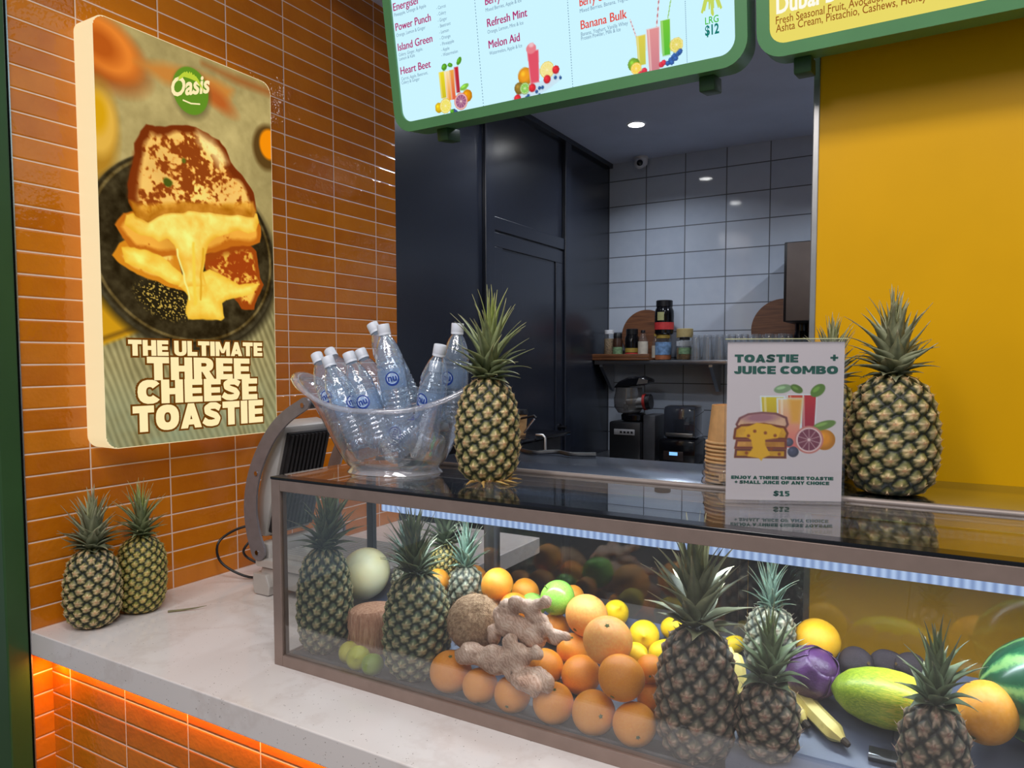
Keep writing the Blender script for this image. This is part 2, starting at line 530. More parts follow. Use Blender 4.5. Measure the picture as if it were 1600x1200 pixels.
class Art:
    """u to the right, v downward, both in metres"""
    def __init__(s, w, h, nx, base):
        s.w, s.h = w, h
        s.nx = nx; s.ny = max(2, int(round(nx * h / w)))
        u = np.linspace(0, w, s.nx); v = np.linspace(0, h, s.ny)
        s.U, s.V = np.meshgrid(u, v)
        s.C = np.ones((s.ny, s.nx, 3)) * np.array(base, float)
        s.px = w / nx
    def warp(s, amp, sc=14, seed=77):
        if not hasattr(s, 'U0'): s.U0, s.V0 = s.U, s.V
        s.U = s.U0 + (value_noise(s.U0 * sc, s.V0 * sc, seed, 3) - .5) * amp
        s.V = s.V0 + (value_noise(s.U0 * sc, s.V0 * sc, seed + 9, 3) - .5) * amp
    def flat(s): s.U, s.V = s.U0, s.V0
    def poly(s, pts):
        P = np.array(pts, float); Q = np.roll(P, -1, 0)
        d2 = np.full(s.U.shape, 1e9); ins = np.zeros(s.U.shape, bool)
        for (ax, ay), (bx, by) in zip(P, Q):
            ex, ey = bx - ax, by - ay
            wx, wy = s.U - ax, s.V - ay
            t = np.clip((wx * ex + wy * ey) / (ex * ex + ey * ey + 1e-12), 0, 1)
            d2 = np.minimum(d2, (wx - ex * t) ** 2 + (wy - ey * t) ** 2)
            cnd = ((ay > s.V) != (by > s.V)) & (s.U < ex * (s.V - ay) / (by - ay + 1e-12) + ax)
            ins ^= cnd
        d = np.sqrt(d2)
        return np.where(ins, -d, d)
    def ell(s, cx, cy_, a, b, rot=0.0):
        c, q = math.cos(rot), math.sin(rot)
        x = (s.U - cx) * c + (s.V - cy_) * q; y = -(s.U - cx) * q + (s.V - cy_) * c
        return (np.sqrt((x / a) ** 2 + (y / b) ** 2) - 1) * min(a, b)
    def line(s, pts, r):
        d = np.full(s.U.shape, 1e9)
        for (ax, ay), (bx, by) in zip(pts[:-1], pts[1:]):
            ex, ey = bx - ax, by - ay
            t = np.clip(((s.U - ax) * ex + (s.V - ay) * ey) / (ex * ex + ey * ey + 1e-12), 0, 1)
            d = np.minimum(d, np.hypot(s.U - ax - ex * t, s.V - ay - ey * t))
        return d - r
    def noise(s, sc, seed, octs=4, sv=1.0):
        return value_noise(s.U * sc, s.V * sc * sv, seed, octs)
    def put(s, d, col, soft=None, alpha=1.0):
        soft = soft or s.px
        a = np.clip(0.5 - d / soft, 0, 1) * alpha
        col = np.asarray(col, float)
        s.C += (col - s.C) * a[..., None]
    def mul(s, d, k, soft=None):
        soft = soft or s.px
        a = np.clip(0.5 - d / soft, 0, 1)
        s.C *= (1 + (np.asarray(k) - 1) * a)[..., None]
    def mesh(s, name, m, origin, ux, uv, parent=None, keep=None):
        o = np.array(origin, float); ux = np.array(ux, float); uv = np.array(uv, float)
        V = o + s.U.reshape(-1, 1) * ux + s.V.reshape(-1, 1) * uv
        i = np.arange((s.ny - 1) * s.nx).reshape(s.ny - 1, s.nx)[:, :-1].ravel()
        F = np.stack([i, i + s.nx, i + s.nx + 1, i + 1], 1)
        if keep is not None:
            k = keep.ravel(); F = F[k[F].all(1)]
            used = np.unique(F); re = -np.ones(len(V), int); re[used] = np.arange(len(used))
            V = V[used]; F = re[F]; C = lin(np.clip(s.C, 0, 255)).reshape(-1, 3)[used]
        else: C = lin(np.clip(s.C, 0, 255)).reshape(-1, 3)
        return np_mesh(name, V, F.tolist(), m, parent, C, False)

# ------------------------------------------------------------------ materials of the setting
M_orange = mat_tile('orange_glazed_tile', (1, 2), 0.2415, 0.0581, -0.0085, 0.9, [(188, 101, 13), (202, 115, 18), (214, 127, 28)], (240, 214, 196), 0.07, 0.004, mortar=0.0030, wav=0.55, wsc=16, fine=0.16)
M_orange_front = mat_tile('orange_glazed_tile_front', (0, 2), 0.2415, 0.0581, -0.625, 0.776, [(188, 101, 13), (202, 115, 18), (214, 127, 28)], (240, 214, 196), 0.07, 0.004, mortar=0.0030, wav=0.55, wsc=16, fine=0.16)
M_white_tile = mat_tile('white_wall_tile', (0, 2), 0.291, 0.188, -0.551, 1.245, [(192, 202, 218), (200, 209, 223), (205, 213, 226)], (96, 100, 108), 0.06, 0.0008, mortar=0.006, wav=0.12, wsc=3, edge=0.004)
M_black_panel = mat('black_satin_panel', (30, 34, 45), 0.27, 0, 0.03, 3, spec=0.9)
M_yellow = mat('yellow_laminate', (232, 172, 0), 0.36, 0, 0.02, 4, spec=0.2)
M_steel = mat_brushed('brushed_steel', (196, 198, 202), 0.28, 0)
M_bench = mat('bench_steel', (196, 206, 222), 0.2, 1.0, 0.04, 3)
M_frame = mat('bronze_steel_frame', (150, 130, 120), 0.38, 0.45, 0.03, 30)
M_chrome = mat('polished_metal', (200, 200, 205), 0.12, 1.0, 0.02)
M_alu = mat('satin_aluminium', (190, 188, 186), 0.3, 1.0, 0.04, 20)
M_black = mat('black_plastic', (22, 22, 25), 0.35, 0, 0.05)
M_black_gloss = mat('gloss_black_plastic', (14, 14, 18), 0.12, 0, 0.05)
M_darkgrey = mat('dark_grey_plastic', (60, 60, 64), 0.45, 0, 0.05)
M_white = mat('white_plastic', (225, 225, 228), 0.35, 0, 0.02)
M_green = mat('green_coated_frame', (84, 140, 88), 0.4, 0, 0.03, 6)
M_darkgreen = mat('dark_green_post', (44, 78, 38), 0.4, 0, 0.04, 6)
M_ceil = mat('ceiling_paint', (208, 218, 240), 0.7, 0, 0.02, 4)
M_floor = mat_tile('floor_tile', (0, 1), 0.6, 0.6, 0, 0, [(120, 116, 112), (132, 128, 124), (140, 136, 132)], (90, 86, 84), 0.2, 0.0005, mortar=0.004)
M_glass = mat_thin('clear_pane', (0.985, 0.99, 0.988), 0.0, 0.0, k=1.6)
M_top_glass = mat_thin('clear_top_pane', (0.94, 0.96, 0.955), 0.0, 0.0, k=1.25)

def mat_quartz():
    t = NT('white_quartz')
    v = t.coord()
    vo = t.n('ShaderNodeTexVoronoi', i_Scale=140.0); t.l(v, vo.inputs['Vector'])
    sp = t.ramp(vo.outputs['Distance'], [(0.0, (0.3, 0.27, 0.25, 1)), (0.13, (0.42, 0.38, 0.36, 1)), (0.2, (1, 1, 1, 1))])
    wn = t.noise(v, 70, 2)
    sel = t.ramp(wn, [(0.56, (0, 0, 0, 1)), (0.6, (1, 1, 1, 1))])
    sp2 = t.mix(sel, (1, 1, 1, 1), sp)
    nz = t.noise(v, 2.5, 6, 0.6)
    vein = t.ramp(nz, [(0.47, (1, 1, 1, 1)), (0.5, (0.93, 0.91, 0.9, 1)), (0.53, (1, 1, 1, 1))])
    c = t.mix(1.0, t.mix(1.0, L4((226, 218, 214)), sp2, 'MULTIPLY'), vein, 'MULTIPLY')
    return t.done(t.bsdf(c, 0.12, 0, None, 0.5).outputs[0])
M_quartz = mat_quartz()

# ------------------------------------------------------------------ the setting
WX = -0.711
struct('floor', MB().box(-2.6, 4.5, -5, 4.2, -0.05, 0), M_floor)
struct('wall_left', MB().box(WX - 0.13, WX, -0.178, 1.3275, 0.0, 3.6), M_orange)
o = struct('trim_1', MB().box(WX - 0.14, WX + 0.003, -0.1815, -0.1785, 0, 3.6), M_steel)
struct('trim_2', MB().box(WX - 0.3, WX + 0.001, -0.236, -0.184, 0, 3.6, 0.004), M_darkgreen)
struct('wall_black_void', MB().box(-2.7, WX - 0.31, -0.25, -0.15, 0, 3.6), M_black)  # black sheet added for the dark gap past the green post
struct('wall_kitchen', MB().box(-0.96, -0.844, 1.3275, 4.1, 0, 3.2), M_black_panel)
# joinery on the dark kitchen wall: posts, rails and the recessed door
k = MB()
k.box(-0.844, -0.818, 2.225, 2.318, 0, 3.07, 0.004)
struct('trim_3', k, M_black_panel)
struct('trim_4', MB().box(-0.844, -0.814, 3.2, 3.29, 0, 3.07, 0.004), M_black_panel)
struct('trim_5', MB().box(-0.844, -0.822, 2.318, 3.2, 2.33, 2.405, 0.004), M_black_panel)
struct('trim_6', MB().box(-0.845, -0.812, 1.33, 4.0, 3.035, 3.069, 0.003), M_black_panel)
d = MB()
d.box(-0.8438, -0.838, 2.318, 3.2, 0, 2.33)
door = struct('door_1', d, M_black_panel)
struct('door_stile', MB().box(-0.838, -0.829, 2.33, 2.42, 0, 2.24, 0.003), M_black_panel, door)
struct('door_stile', MB().box(-0.838, -0.829, 3.09, 3.19, 0, 2.24, 0.003), M_black_panel, door)
struct('door_rail', MB().box(-0.838, -0.829, 2.33, 3.19, 2.24, 2.32, 0.003), M_black_panel, door)
hd = MB().cyl(0.024, 0, 0.008, 20, along((-0.829, 3.14, 1.16), (1, 0, 0))).cyl(0.012, 0, 0.05, 14, along((-0.829, 3.14, 1.16), (1, 0, 0)))
hd.cyl(0.018, 0, 0.006, 20, along((-0.829, 3.14, 1.04), (1, 0, 0)))
hd.build('door_handle', M_black_gloss, door)
struct('wall_back', MB().box(-0.96, 2.6, 4.0, 4.1, 0, 3.2), M_white_tile)
struct('wall_partition', MB().box(1.07, 3.2, 0.665, 0.76, 0, 3.07), M_yellow)
struct('trim_7', MB().box(1.056, 1.07, 0.662, 0.763, 0, 3.07, 0.002), M_alu)
struct('ceiling', MB().box(-0.96, 3.3, 0.58, 4.1, 3.07, 3.14), M_ceil)
struct('wall_right', MB().box(2.5, 2.6, 0.76, 4.0, 0, 3.07), M_white_tile)
# counter front below the worktop
struct('wall_counter', MB().box(WX, 2.6, -0.129, -0.05, 0, 0.838), M_orange_front)

# ------------------------------------------------------------------ worktop
wt = MB()
ply = [(WX, -0.1787), (2.6, -0.1787), (2.6, 0.36), (-0.03, 0.36), (-0.03, 1.37), (WX, 1.37)]
wt.v = [(x, y, 0.838) for x, y in ply] + [(x, y, 0.9) for x, y in ply]
wt.f = [(5, 4, 3, 2, 1, 0), (6, 7, 8, 9, 10, 11)] + [(i, (i + 1) % 6, (i + 1) % 6 + 6, i + 6) for i in range(6)]
top = wt.build('countertop', M_quartz, None, 0)
md = top.modifiers.new('bevel', 'BEVEL'); md.width = 0.0025; md.segments = 2; md.limit_method = 'ANGLE'
tag(top, 'long white speckled quartz countertop carrying the display case and pineapples', 'countertop')
ls = MB().box(-0.68, 2.5, -0.150, -0.138, 0.826, 0.8375).build('light_strip', mat_emit('warm_strip', (255, 120, 20), 3.0), top)
area_light('strip_light', (0.9, -0.144, 0.825), 3.1, 4.2, (1.0, 0.36, 0.05), (0.9, -0.150, 0), 0.01, top)
area_light('strip_light', (-0.655, -0.155, 0.825), 0.03, 0.30, (1.0, 0.32, 0.04), (-0.70, -0.155, 0.6), None, top)

# ------------------------------------------------------------------ backlit poster box
lb = thing('poster_lightbox', 'backlit cheese toastie poster in a rounded cream box on the orange tiles', 'poster', (WX, 0.28, 1.9))
LX, LY0, LY1, LZ0, LZ1 = -0.625, -0.015, 0.578, 1.365, 2.525
def rrect(x0, x1, z0, z1, r, n=8):
    p = []
    for cx, cz, a0 in ((x1 - r, z1 - r, 0), (x0 + r, z1 - r, PI / 2), (x0 + r, z0 + r, PI), (x1 - r, z0 + r, 1.5 * PI)):
        for i in range(n + 1):
            a = a0 + i * PI / 2 / n
            p.append((cx + r * math.cos(a), cz + r * math.sin(a)))
    return p
IL = Matrix.Translation((-WX, -0.28, -1.9))
def side_emit(name, c, s):
    t = NT(name)
    b = t.bsdf(L4((150, 140, 120)), 0.4)
    b.inputs['Emission Color'].default_value = L4(c)
    b.inputs['Emission Strength'].default_value = s
    return t.done(b.outputs[0])
M_cream = side_emit('glowing_cream_acrylic', (248, 224, 172), 0.80)
RZ = Matrix.Rotation(PI / 2, 4, 'Z')          # local x -> +y, local y -> -x
bx = MB().prism(rrect(LY0, LY1, LZ0, LZ1, 0.035), 0.625, 0.7105, IL @ RZ)
bo = bx.build('case', M_cream, lb, 30)
W_, H_ = LY1 - LY0, LZ1 - LZ0
A = Art(W_, H_, 290, (158, 148, 118))
n1 = A.noise(6, 1, 5); n2 = A.noise(40, 2, 4); n3 = A.noise(14, 3, 5)
A.C = np.array((128, 116, 88.)) + n1[..., None] * np.array((70, 68, 60.)) + (n2 - .5)[..., None] * 26
# blurred foods at the top
A.put(A.ell(*(0.021, 0.093), 0.13, 0.085, 0.35), (150, 70, 25), 0.05)
A.put(A.ell(*(0.035, 0.078), 0.10, 0.07, 0.4), (222, 128, 52), 0.035)
A.put(A.ell(*(0.019, 0.079), 0.055, 0.04, 0.3), (176, 84, 24), 0.035)
A.put(A.poly([(0.118, 0.090), (0.205, 0.065), (0.319, 0.054), (0.386, 0.055), (0.443, 0.066), (0.427, 0.101), (0.370, 0.132), (0.278, 0.118), (0.204, 0.119)]), (192, 128, 66), 0.03)
A.put(A.ell(*(0.385, 0.113), 0.06, 0.025, 0.4), (176, 92, 42), 0.03)
A.put(A.poly([(0.333, 0.021), (0.459, 0.020), (0.597, 0.018), (0.597, 0.037), (0.458, 0.038)]), (150, 84, 40), 0.03)
A.put(A.ell(*(0.006, 0.312), 0.055, 0.13, 0.05), (168, 124, 40), 0.03)
A.put(A.ell(*(0.010, 0.287), 0.048, 0.085, 0.05), (216, 174, 84), 0.02)
A.put(A.ell(*(0.005, 0.263), 0.028, 0.05, 0.05), (206, 158, 18), 0.02)
A.put(A.ell(*(0.576, 0.212), 0.06, 0.075, 0.2), (84, 60, 28), 0.016)
A.put(A.ell(*(0.585, 0.200), 0.042, 0.05, 0.2), (238, 140, 8), 0.01)
# board and cloth at the bottom
wood = A.poly([(-0.014, 0.817), (0.253, 0.830), (0.611, 0.736), (0.617, 1.237), (-0.026, 1.186)])
g = A.noise(10, 5, 4, 0.2)
st = np.sin((A.U * 0.92 - A.V * 0.38) * 330 + g * 8)
A.put(wood, np.array((140, 134, 112.)) + st[..., None] * 18 + (n3 - .5)[..., None] * 50, 0.03)
bl = np.clip((A.V - 0.93) / 0.23, 0, 1)[..., None] * np.clip(n3 * 2 - .3, 0, 1)[..., None]
A.C = A.C * (1 - bl * .7) + np.array((128, 146, 150.)) * bl * .7
A.put(A.poly([(-0.008, 0.715), (0.043, 0.787), (0.124, 0.817), (0.111, 0.835), (0.000, 0.876), (-0.016, 0.882)]), (196, 146, 22), 0.012)
A.put(A.line([(-0.002, 0.860), (0.064, 0.836), (0.124, 0.814)], 0.006), (128, 92, 22), 0.01)
# pan
cxp, czp = (0.264, 0.580)
pan = A.ell(cxp + 0.012, czp + 0.010, 0.315, 0.278, 0.14)
A.put(A.ell(cxp + 0.016, czp + 0.032, 0.330, 0.285, 0.14), (40, 34, 24), 0.03)
A.put(A.ell(cxp + 0.012, czp + 0.018, 0.322, 0.283, 0.14), np.array((58, 52, 42.)) + (n2 - .5)[..., None] * 60, 0.006)
rim = np.abs(pan + 0.012) - 0.004
A.put(pan, np.array((46, 38, 24.)) + (n2[..., None] - .5) * 56, 0.006)
A.put(rim, np.array((150, 130, 92.)) + (n2[..., None] - .6) * 160, 0.004, 0.55)
sp = A.noise(260, 8, 1)
A.put(A.ell(*(0.189, 0.744), 0.09, 0.05, 0.3), np.where(sp[..., None] > .72, 1, 0) * np.array((150, 130, 70.)) + np.array((34, 28, 16.)), 0.02)
A.warp(.022)
def toast(pts, base, edge, crumb, amt, seed, ew=0.012):
    d = A.poly(pts)
    q = A.noise(30, seed, 5); q2 = A.noise(95, seed + 1, 3); s_u, s_v = A.U, A.V
    col = np.array(base, float) + (A.noise(9, seed + 2, 3)[..., None] - .5) * np.array((60, 56, 40.))
    ctr = np.clip(1.15 - np.hypot((s_u - s_u[d < 0].mean()) / .13, (s_v - s_v[d < 0].mean()) / .11), 0, 1)
    kk = q * .55 + q2 * .45 - 0.66 + amt + ctr * .16
    k = np.clip(kk * 7, 0, .8)[..., None]
    col = col * (1 - k) + np.array((214, 128, 44.)) * k
    k = np.clip((kk - .05) * 11, 0, .9)[..., None]
    col = col * (1 - k) + np.array(crumb, float) * k
    e = np.clip(1 + (d + ew * (0.6 + q)) / ew, 0, 1)[..., None]
    col = col * (1 - e) + np.array(edge, float) * e
    A.put(d, col, 0.004)
# under slice on the right, lower toast, cheese, upper toast
toast([(0.322, 0.593), (0.388, 0.566), (0.490, 0.534), (0.518, 0.559), (0.532, 0.640), (0.544, 0.666), (0.509, 0.749), (0.460, 0.751), (0.445, 0.733), (0.328, 0.636)], (236, 190, 92), (150, 66, 14), (146, 52, 10), 0.20, 21)
toast([(0.034, 0.634), (0.055, 0.599), (0.072, 0.586), (0.233, 0.587), (0.244, 0.663), (0.256, 0.715), (0.178, 0.698), (0.104, 0.682), (0.058, 0.654)], (240, 206, 120), (206, 132, 30), (214, 150, 50), 0.02, 25)
def cheese(pts, seed, c=(246, 216, 112)):
    d = A.poly(pts); q = A.noise(24, seed, 4)
    col = np.array(c, float) + (q[..., None] - .5) * np.array((44, 90, 130.))
    e = np.clip(1 + d / 0.02, 0, 1)[..., None] * .55
    col = col * (1 - e) + np.array((214, 158, 24.)) * e
    A.put(d, col, 0.004)
toast([(0.045, 0.546), (0.069, 0.509), (0.185, 0.483), (0.377, 0.449), (0.525, 0.436), (0.543, 0.480), (0.535, 0.526), (0.450, 0.552), (0.359, 0.580), (0.273, 0.605), (0.180, 0.617), (0.101, 0.612), (0.061, 0.584)], (222, 160, 66), (186, 104, 24), (160, 84, 18), 0.06, 31)
cheese([(0.063, 0.609), (0.101, 0.598), (0.180, 0.614), (0.238, 0.651), (0.257, 0.673), (0.342, 0.634), (0.447, 0.675), (0.528, 0.668), (0.502, 0.703), (0.399, 0.730), (0.383, 0.743), (0.390, 0.781), (0.375, 0.791), (0.260, 0.793), (0.251, 0.776), (0.259, 0.727), (0.230, 0.694), (0.178, 0.681), (0.117, 0.664), (0.070, 0.647)], 41)
cheese([(0.075, 0.513), (0.153, 0.494), (0.237, 0.468), (0.333, 0.451), (0.469, 0.433), (0.525, 0.436), (0.537, 0.464), (0.516, 0.492), (0.483, 0.502), (0.444, 0.505), (0.405, 0.523), (0.367, 0.535), (0.341, 0.560), (0.329, 0.593), (0.321, 0.643), (0.326, 0.691), (0.230, 0.700), (0.250, 0.650), (0.239, 0.610), (0.223, 0.582), (0.201, 0.570), (0.175, 0.577), (0.151, 0.563), (0.120, 0.564), (0.091, 0.555), (0.074, 0.541)], 44, (248, 218, 126))
A.put(A.line([(0.233, 0.593), (0.251, 0.662), (0.264, 0.733)], 0.003), (250, 236, 170), 0.004)
A.put(A.line([(0.323, 0.575), (0.310, 0.656), (0.303, 0.730)], 0.003), (214, 164, 40), 0.004)
A.put(A.line([(0.288, 0.567), (0.285, 0.646), (0.286, 0.743)], 0.005), (240, 206, 84), 0.006)
toast([(0.147, 0.251), (0.176, 0.253), (0.200, 0.242), (0.250, 0.226), (0.308, 0.215), (0.354, 0.220), (0.392, 0.234), (0.416, 0.263), (0.429, 0.299), (0.480, 0.339), (0.509, 0.376), (0.523, 0.423), (0.511, 0.450), (0.425, 0.461), (0.347, 0.465), (0.267, 0.476), (0.192, 0.495), (0.138, 0.523), (0.104, 0.512), (0.086, 0.479), (0.085, 0.432), (0.095, 0.378), (0.107, 0.338), (0.106, 0.310), (0.123, 0.276)], (244, 200, 130), (112, 42, 8), (128, 52, 12), 0.17, 51, 0.015)
A.put(A.poly([(0.089, 0.473), (0.140, 0.474), (0.243, 0.450), (0.376, 0.431), (0.508, 0.407), (0.523, 0.429), (0.511, 0.453), (0.424, 0.464), (0.347, 0.468), (0.267, 0.479), (0.192, 0.498), (0.138, 0.525), (0.104, 0.518)]), np.array((212, 148, 42.)) + (n2[..., None] - .5) * 90, 0.012, 0.75)
A.put(A.poly([(0.314, 0.225), (0.367, 0.234), (0.394, 0.269), (0.415, 0.299), (0.379, 0.313), (0.352, 0.284), (0.313, 0.260)]), (255, 238, 196), 0.03, 0.8)
A.put(A.poly([(0.086, 0.463), (0.095, 0.378), (0.107, 0.338), (0.126, 0.355), (0.118, 0.425), (0.114, 0.479)]), (120, 48, 10), 0.02, 0.75)
A.put(A.ell(*(0.208, 0.398), 0.014, 0.014), (70, 84, 22), 0.006)
A.put(A.ell(*(0.259, 0.326), 0.007, 0.008), (90, 98, 30), 0.005)
A.flat()
# badge
bc = (0.291, 0.116)
A.put(A.ell(bc[0] + 0.004, bc[1] + 0.008, 0.064, 0.074, 0.25), (70, 66, 44), 0.02, 0.5)
A.put(A.ell(bc[0], bc[1], 0.060, 0.070, 0.25), (92, 140, 40), 0.003)
keep = A.poly([(p[0] - LY0, LZ1 - p[1]) for p in rrect(LY0 + .002, LY1 - .002, LZ0 + .002, LZ1 - .002, 0.035)]) <= 0.001
A.C = A.C * np.array((1.06, 1.02, 0.80)) + 6
A.mesh('printed_panel', mat_lit_print('backlit_poster_print', 0.92), (LX - WX + 0.0006, LY0 - 0.28, LZ1 - 1.9), (0, 1, 0), (0, 0, -1), lb, keep)
M_cream_l = mat_emit('cream_letters', (255, 236, 178), 1.0)
M_brown_l = mat_emit('brown_outline', (108, 62, 14), 1.0)
lt, lo_ = MB(), MB()
def uvp(q, lift=.0012): return (LX - WX + lift, LY0 + q[0] - 0.28, LZ1 - q[1] - 1.9)
for s, p0, p1, hgt in (('THE ULTIMATE', (0.071, 0.904), (0.535, 0.904), 0.0446), ('THREE', (0.125, 0.974), (0.482, 0.979), 0.0672), ('CHEESE', (0.094, 1.041), (0.511, 1.046), 0.0691), ('TOASTIE', (0.078, 1.120), (0.532, 1.123), 0.0743)):
    a_, b_ = np.array(p0), np.array(p1)
    wd = np.linalg.norm(b_ - a_); e = (b_ - a_) / wd
    fat_text(lt, s, lambda u, v: uvp((a_[0] + u * e[0], a_[1] + u * e[1] - v), .0020), wd, hgt, 0, .07)
    fat_text(lo_, s, lambda u, v: uvp((a_[0] + u * e[0], a_[1] + u * e[1] - v), .0012), wd, hgt, .0055, .07)
lt.build('lettering', M_cream_l, lb, 0, False)
lo_.build('lettering_outline', M_brown_l, lb, 0, False)
lg = MB()
oa, ob_ = np.array((0.225, 0.151)), np.array((0.356, 0.128))
letter(lg, 'Oasis', uvp(oa), (0, ob_[0] - oa[0], -(ob_[1] - oa[1] - 0.028)) / np.linalg.norm(ob_ - oa), (0, 0, 1), np.linalg.norm(ob_ - oa), 0.052, 0.03, 0.15, out=(1, 0, 0), lift=0.001)
sw = [(0.263, 0.151), (0.290, 0.153), (0.320, 0.146)]
lg.tube([uvp(q) for q in sw], 0.0022, 6)
lg.build('badge_lettering', M_cream_l, lb, 0, False)
pf = MB()
for a in (-75, -50, -28, -8, 12, 32, 52, 78, -100, 100):
    c0 = np.array((0.289, 0.078))
    r0 = math.radians(a)
    tip = c0 + 0.046 * np.array((math.sin(r0), -math.cos(r0) * 0.35 + 0.55 + 0.25 * abs(math.sin(r0)) - 0.3))
    mid = (c0 + tip) / 2 + np.array((0, -0.012))
    pf.tube([uvp(c0), uvp(mid), uvp(tip)], [0.003, 0.0042, 0.0008], 6)
pf.build('badge_palm', mat_emit('badge_leaf', (196, 214, 62), 0.95), lb, 0, False)

# ------------------------------------------------------------------ menu boards
def menu_mat(name, c, s):
    t = NT(name)
    e = t.n('ShaderNodeEmission', i_Strength=s); e.inputs[0].default_value = L4(c)
    return t.done(e.outputs[0])
M_mwhite = menu_mat('backlit_menu_face', (200, 240, 252), 1.05)
M_myellow = menu_mat('backlit_yellow_face', (234, 218, 104), 1.0)
def e_l(n, c): return mat_emit(n, c, 1.0)
M_magenta, M_coral, M_grey_l = e_l('menu_magenta', (176, 40, 110), ), e_l('menu_coral', (226, 82, 70)), e_l('menu_grey', (110, 140, 165))
M_lgreen, M_teal_l, M_brown_m, M_white_l, M_palm = e_l('menu_green', (70, 190, 40)), e_l('menu_teal', (20, 120, 110)), e_l('menu_brown', (150, 84, 30)), e_l('menu_white', (255, 252, 235)), e_l('menu_palm', (196, 216, 96))
def board(label, x0, x1, z0, z1, face, loc):
    t = thing('menu_board', label, 'menu board', loc, 0, 'hanging menu boards', rot=(math.radians(9.0), 0, 0))
    Mv = Matrix.Translation((-loc[0], -loc[1], -loc[2]))
    fr = MB()
    r_o = rrect(x0, x1, z0, z1, 0.055); r_i = rrect(x0 + .026, x1 - .026, z0 + .026, z1 - .026, 0.034)
    n = len(r_o)
    vs = [(p[0], .498, p[1]) for p in r_o] + [(p[0], .498, p[1]) for p in r_i] + [(p[0], .58, p[1]) for p in r_o] + [(p[0], .506, p[1]) for p in r_i]
    fs = []
    for i in range(n):
        j = (i + 1) % n
        fs += [(i, j, n + j, n + i), (i, 2 * n + i, 2 * n + j, j), (n + i, n + j, 3 * n + j, 3 * n + i)]
    fs.append(tuple(2 * n + i for i in range(n)))
    fr.add(vs, fs, Mv).build('frame', M_green, t, 30)
    MB().prism(r_i, .5045, .507, Mv).build('face', face, t, 0)
    return t, Mv
b1, Mv1 = board('white backlit juice and smoothie menu board hanging over the display case', -0.027, 0.945, 2.248, 3.0, M_mwhite, (0.46, 0.5, 2.248))
b2, Mv2 = board('yellow backlit dessert menu board hanging in front of the yellow wall', 0.964, 2.1, 2.248, 3.0, M_myellow, (1.5, 0.5, 2.248))
def bracket(x, parent, Mv):
    k = MB().box(x - .018, x + .018, .535, .60, 2.215, 2.2482, 0.003, Mv)
    k.build('bracket', M_darkgreen, parent)
bracket(0.105, b1, Mv1); bracket(0.845, b1, Mv1); bracket(1.05, b2, Mv2)
for x, b, Mv in ((0.2, b1, Mv1), (0.75, b1, Mv1), (1.2, b2, Mv2), (1.9, b2, Mv2)):
    MB().cyl(0.004, 3.0, 3.6, 8, Mv @ Matrix.Translation((x, .54, 0))).build('hanging_rod', M_alu, b)
def mtext(mb, Mv, s, p0, p1, h, off=0.0, sp=1.0, w=True):
    q = Mv @ Vector((p0[0], 0.5035, p0[1]))
    letter(mb, s, q, (1, 0, 0), (0, 0, 1), (p1[0] - p0[0]) if w else None, h, off, 0, sp, out=(0, -1, 0), lift=0.0004)
for s, p0, p1, h in (('Energiser', (0.0038, 2.5656), (0.0932, 2.5639), .0195), ('Power Punch', (0.0049, 2.5147), (0.1243, 2.5109), .0195), ('Island Green', (0.0060, 2.4629), (0.1229, 2.4589), .0195), ('Heart Beet', (0.0067, 2.4014), (0.1098, 2.3994), .0195),
                     ('Berry Burst', (0.2964, 2.5137), (0.3919, 2.5089), .0195), ('Refresh Mint', (0.2972, 2.4616), (0.4142, 2.4598), .0195), ('Melon Aid', (0.2966, 2.4100), (0.3882, 2.4074), .0195)):
    k = MB(); mtext(k, Mv1, s, p0, p1, h); mtext(k, Mv1, s, (p0[0] + .0011, p0[1] + .0003), (p1[0] + .0011, p1[1]), h); k.build('item_lettering', M_magenta, b1, 0, False)
for s, p0, p1, h in (('Berry Good', (0.5566, 2.4514), (0.6448, 2.4498), .020), ('Banana Bulk', (0.5563, 2.4002), (0.6730, 2.3983), .020)):
    k = MB(); mtext(k, Mv1, s, p0, p1, h); mtext(k, Mv1, s, (p0[0] + .0011, p0[1] + .0003), (p1[0] + .0011, p1[1]), h); k.build('smoothie_lettering', M_coral, b1, 0, False)
for s, p0, p1, h in (('Pineapple, Orange & Apple', (0.0051, 2.5513), (0.1134, 2.5498), .0088), ('Orange, Lemon & Ginger', (0.0053, 2.4992), (0.1048, 2.4987), .0088), ('Celery, Ginger, Apple,', (0.0066, 2.4488), (0.0893, 2.4476), .0085), ('Lemon & Kale', (0.0067, 2.4379), (0.0611, 2.4380), .0085), ('Carrot, Apple, Beetroot,', (0.0071, 2.3862), (0.0984, 2.3863), .0085), ('Celery & Ginger', (0.0065, 2.3760), (0.0694, 2.3763), .0085),
                     ('Mixed Berries, Apple & Ice', (0.2962, 2.4979), (0.4013, 2.4985), .0088), ('Orange, Lemon, Mint & Ice', (0.2967, 2.4459), (0.4022, 2.4472), .0088), ('Watermelon, Apple & Ice', (0.2972, 2.3945), (0.3941, 2.3958), .0088),
                     ('Mixed Berries, Banana, Yoghurt', (0.5563, 2.4372), (0.6852, 2.4353), .0088), ('Banana, Yoghurt, Vanilla Whey', (0.5559, 2.3855), (0.6755, 2.3849), .0088), ('Protein Powder, Milk & Ice', (0.5555, 2.3759), (0.6566, 2.3752), .0088)):
    k = MB(); mtext(k, Mv1, s, p0, p1, h); k.build('ingredient_lettering', M_grey_l, b1, 0, False)
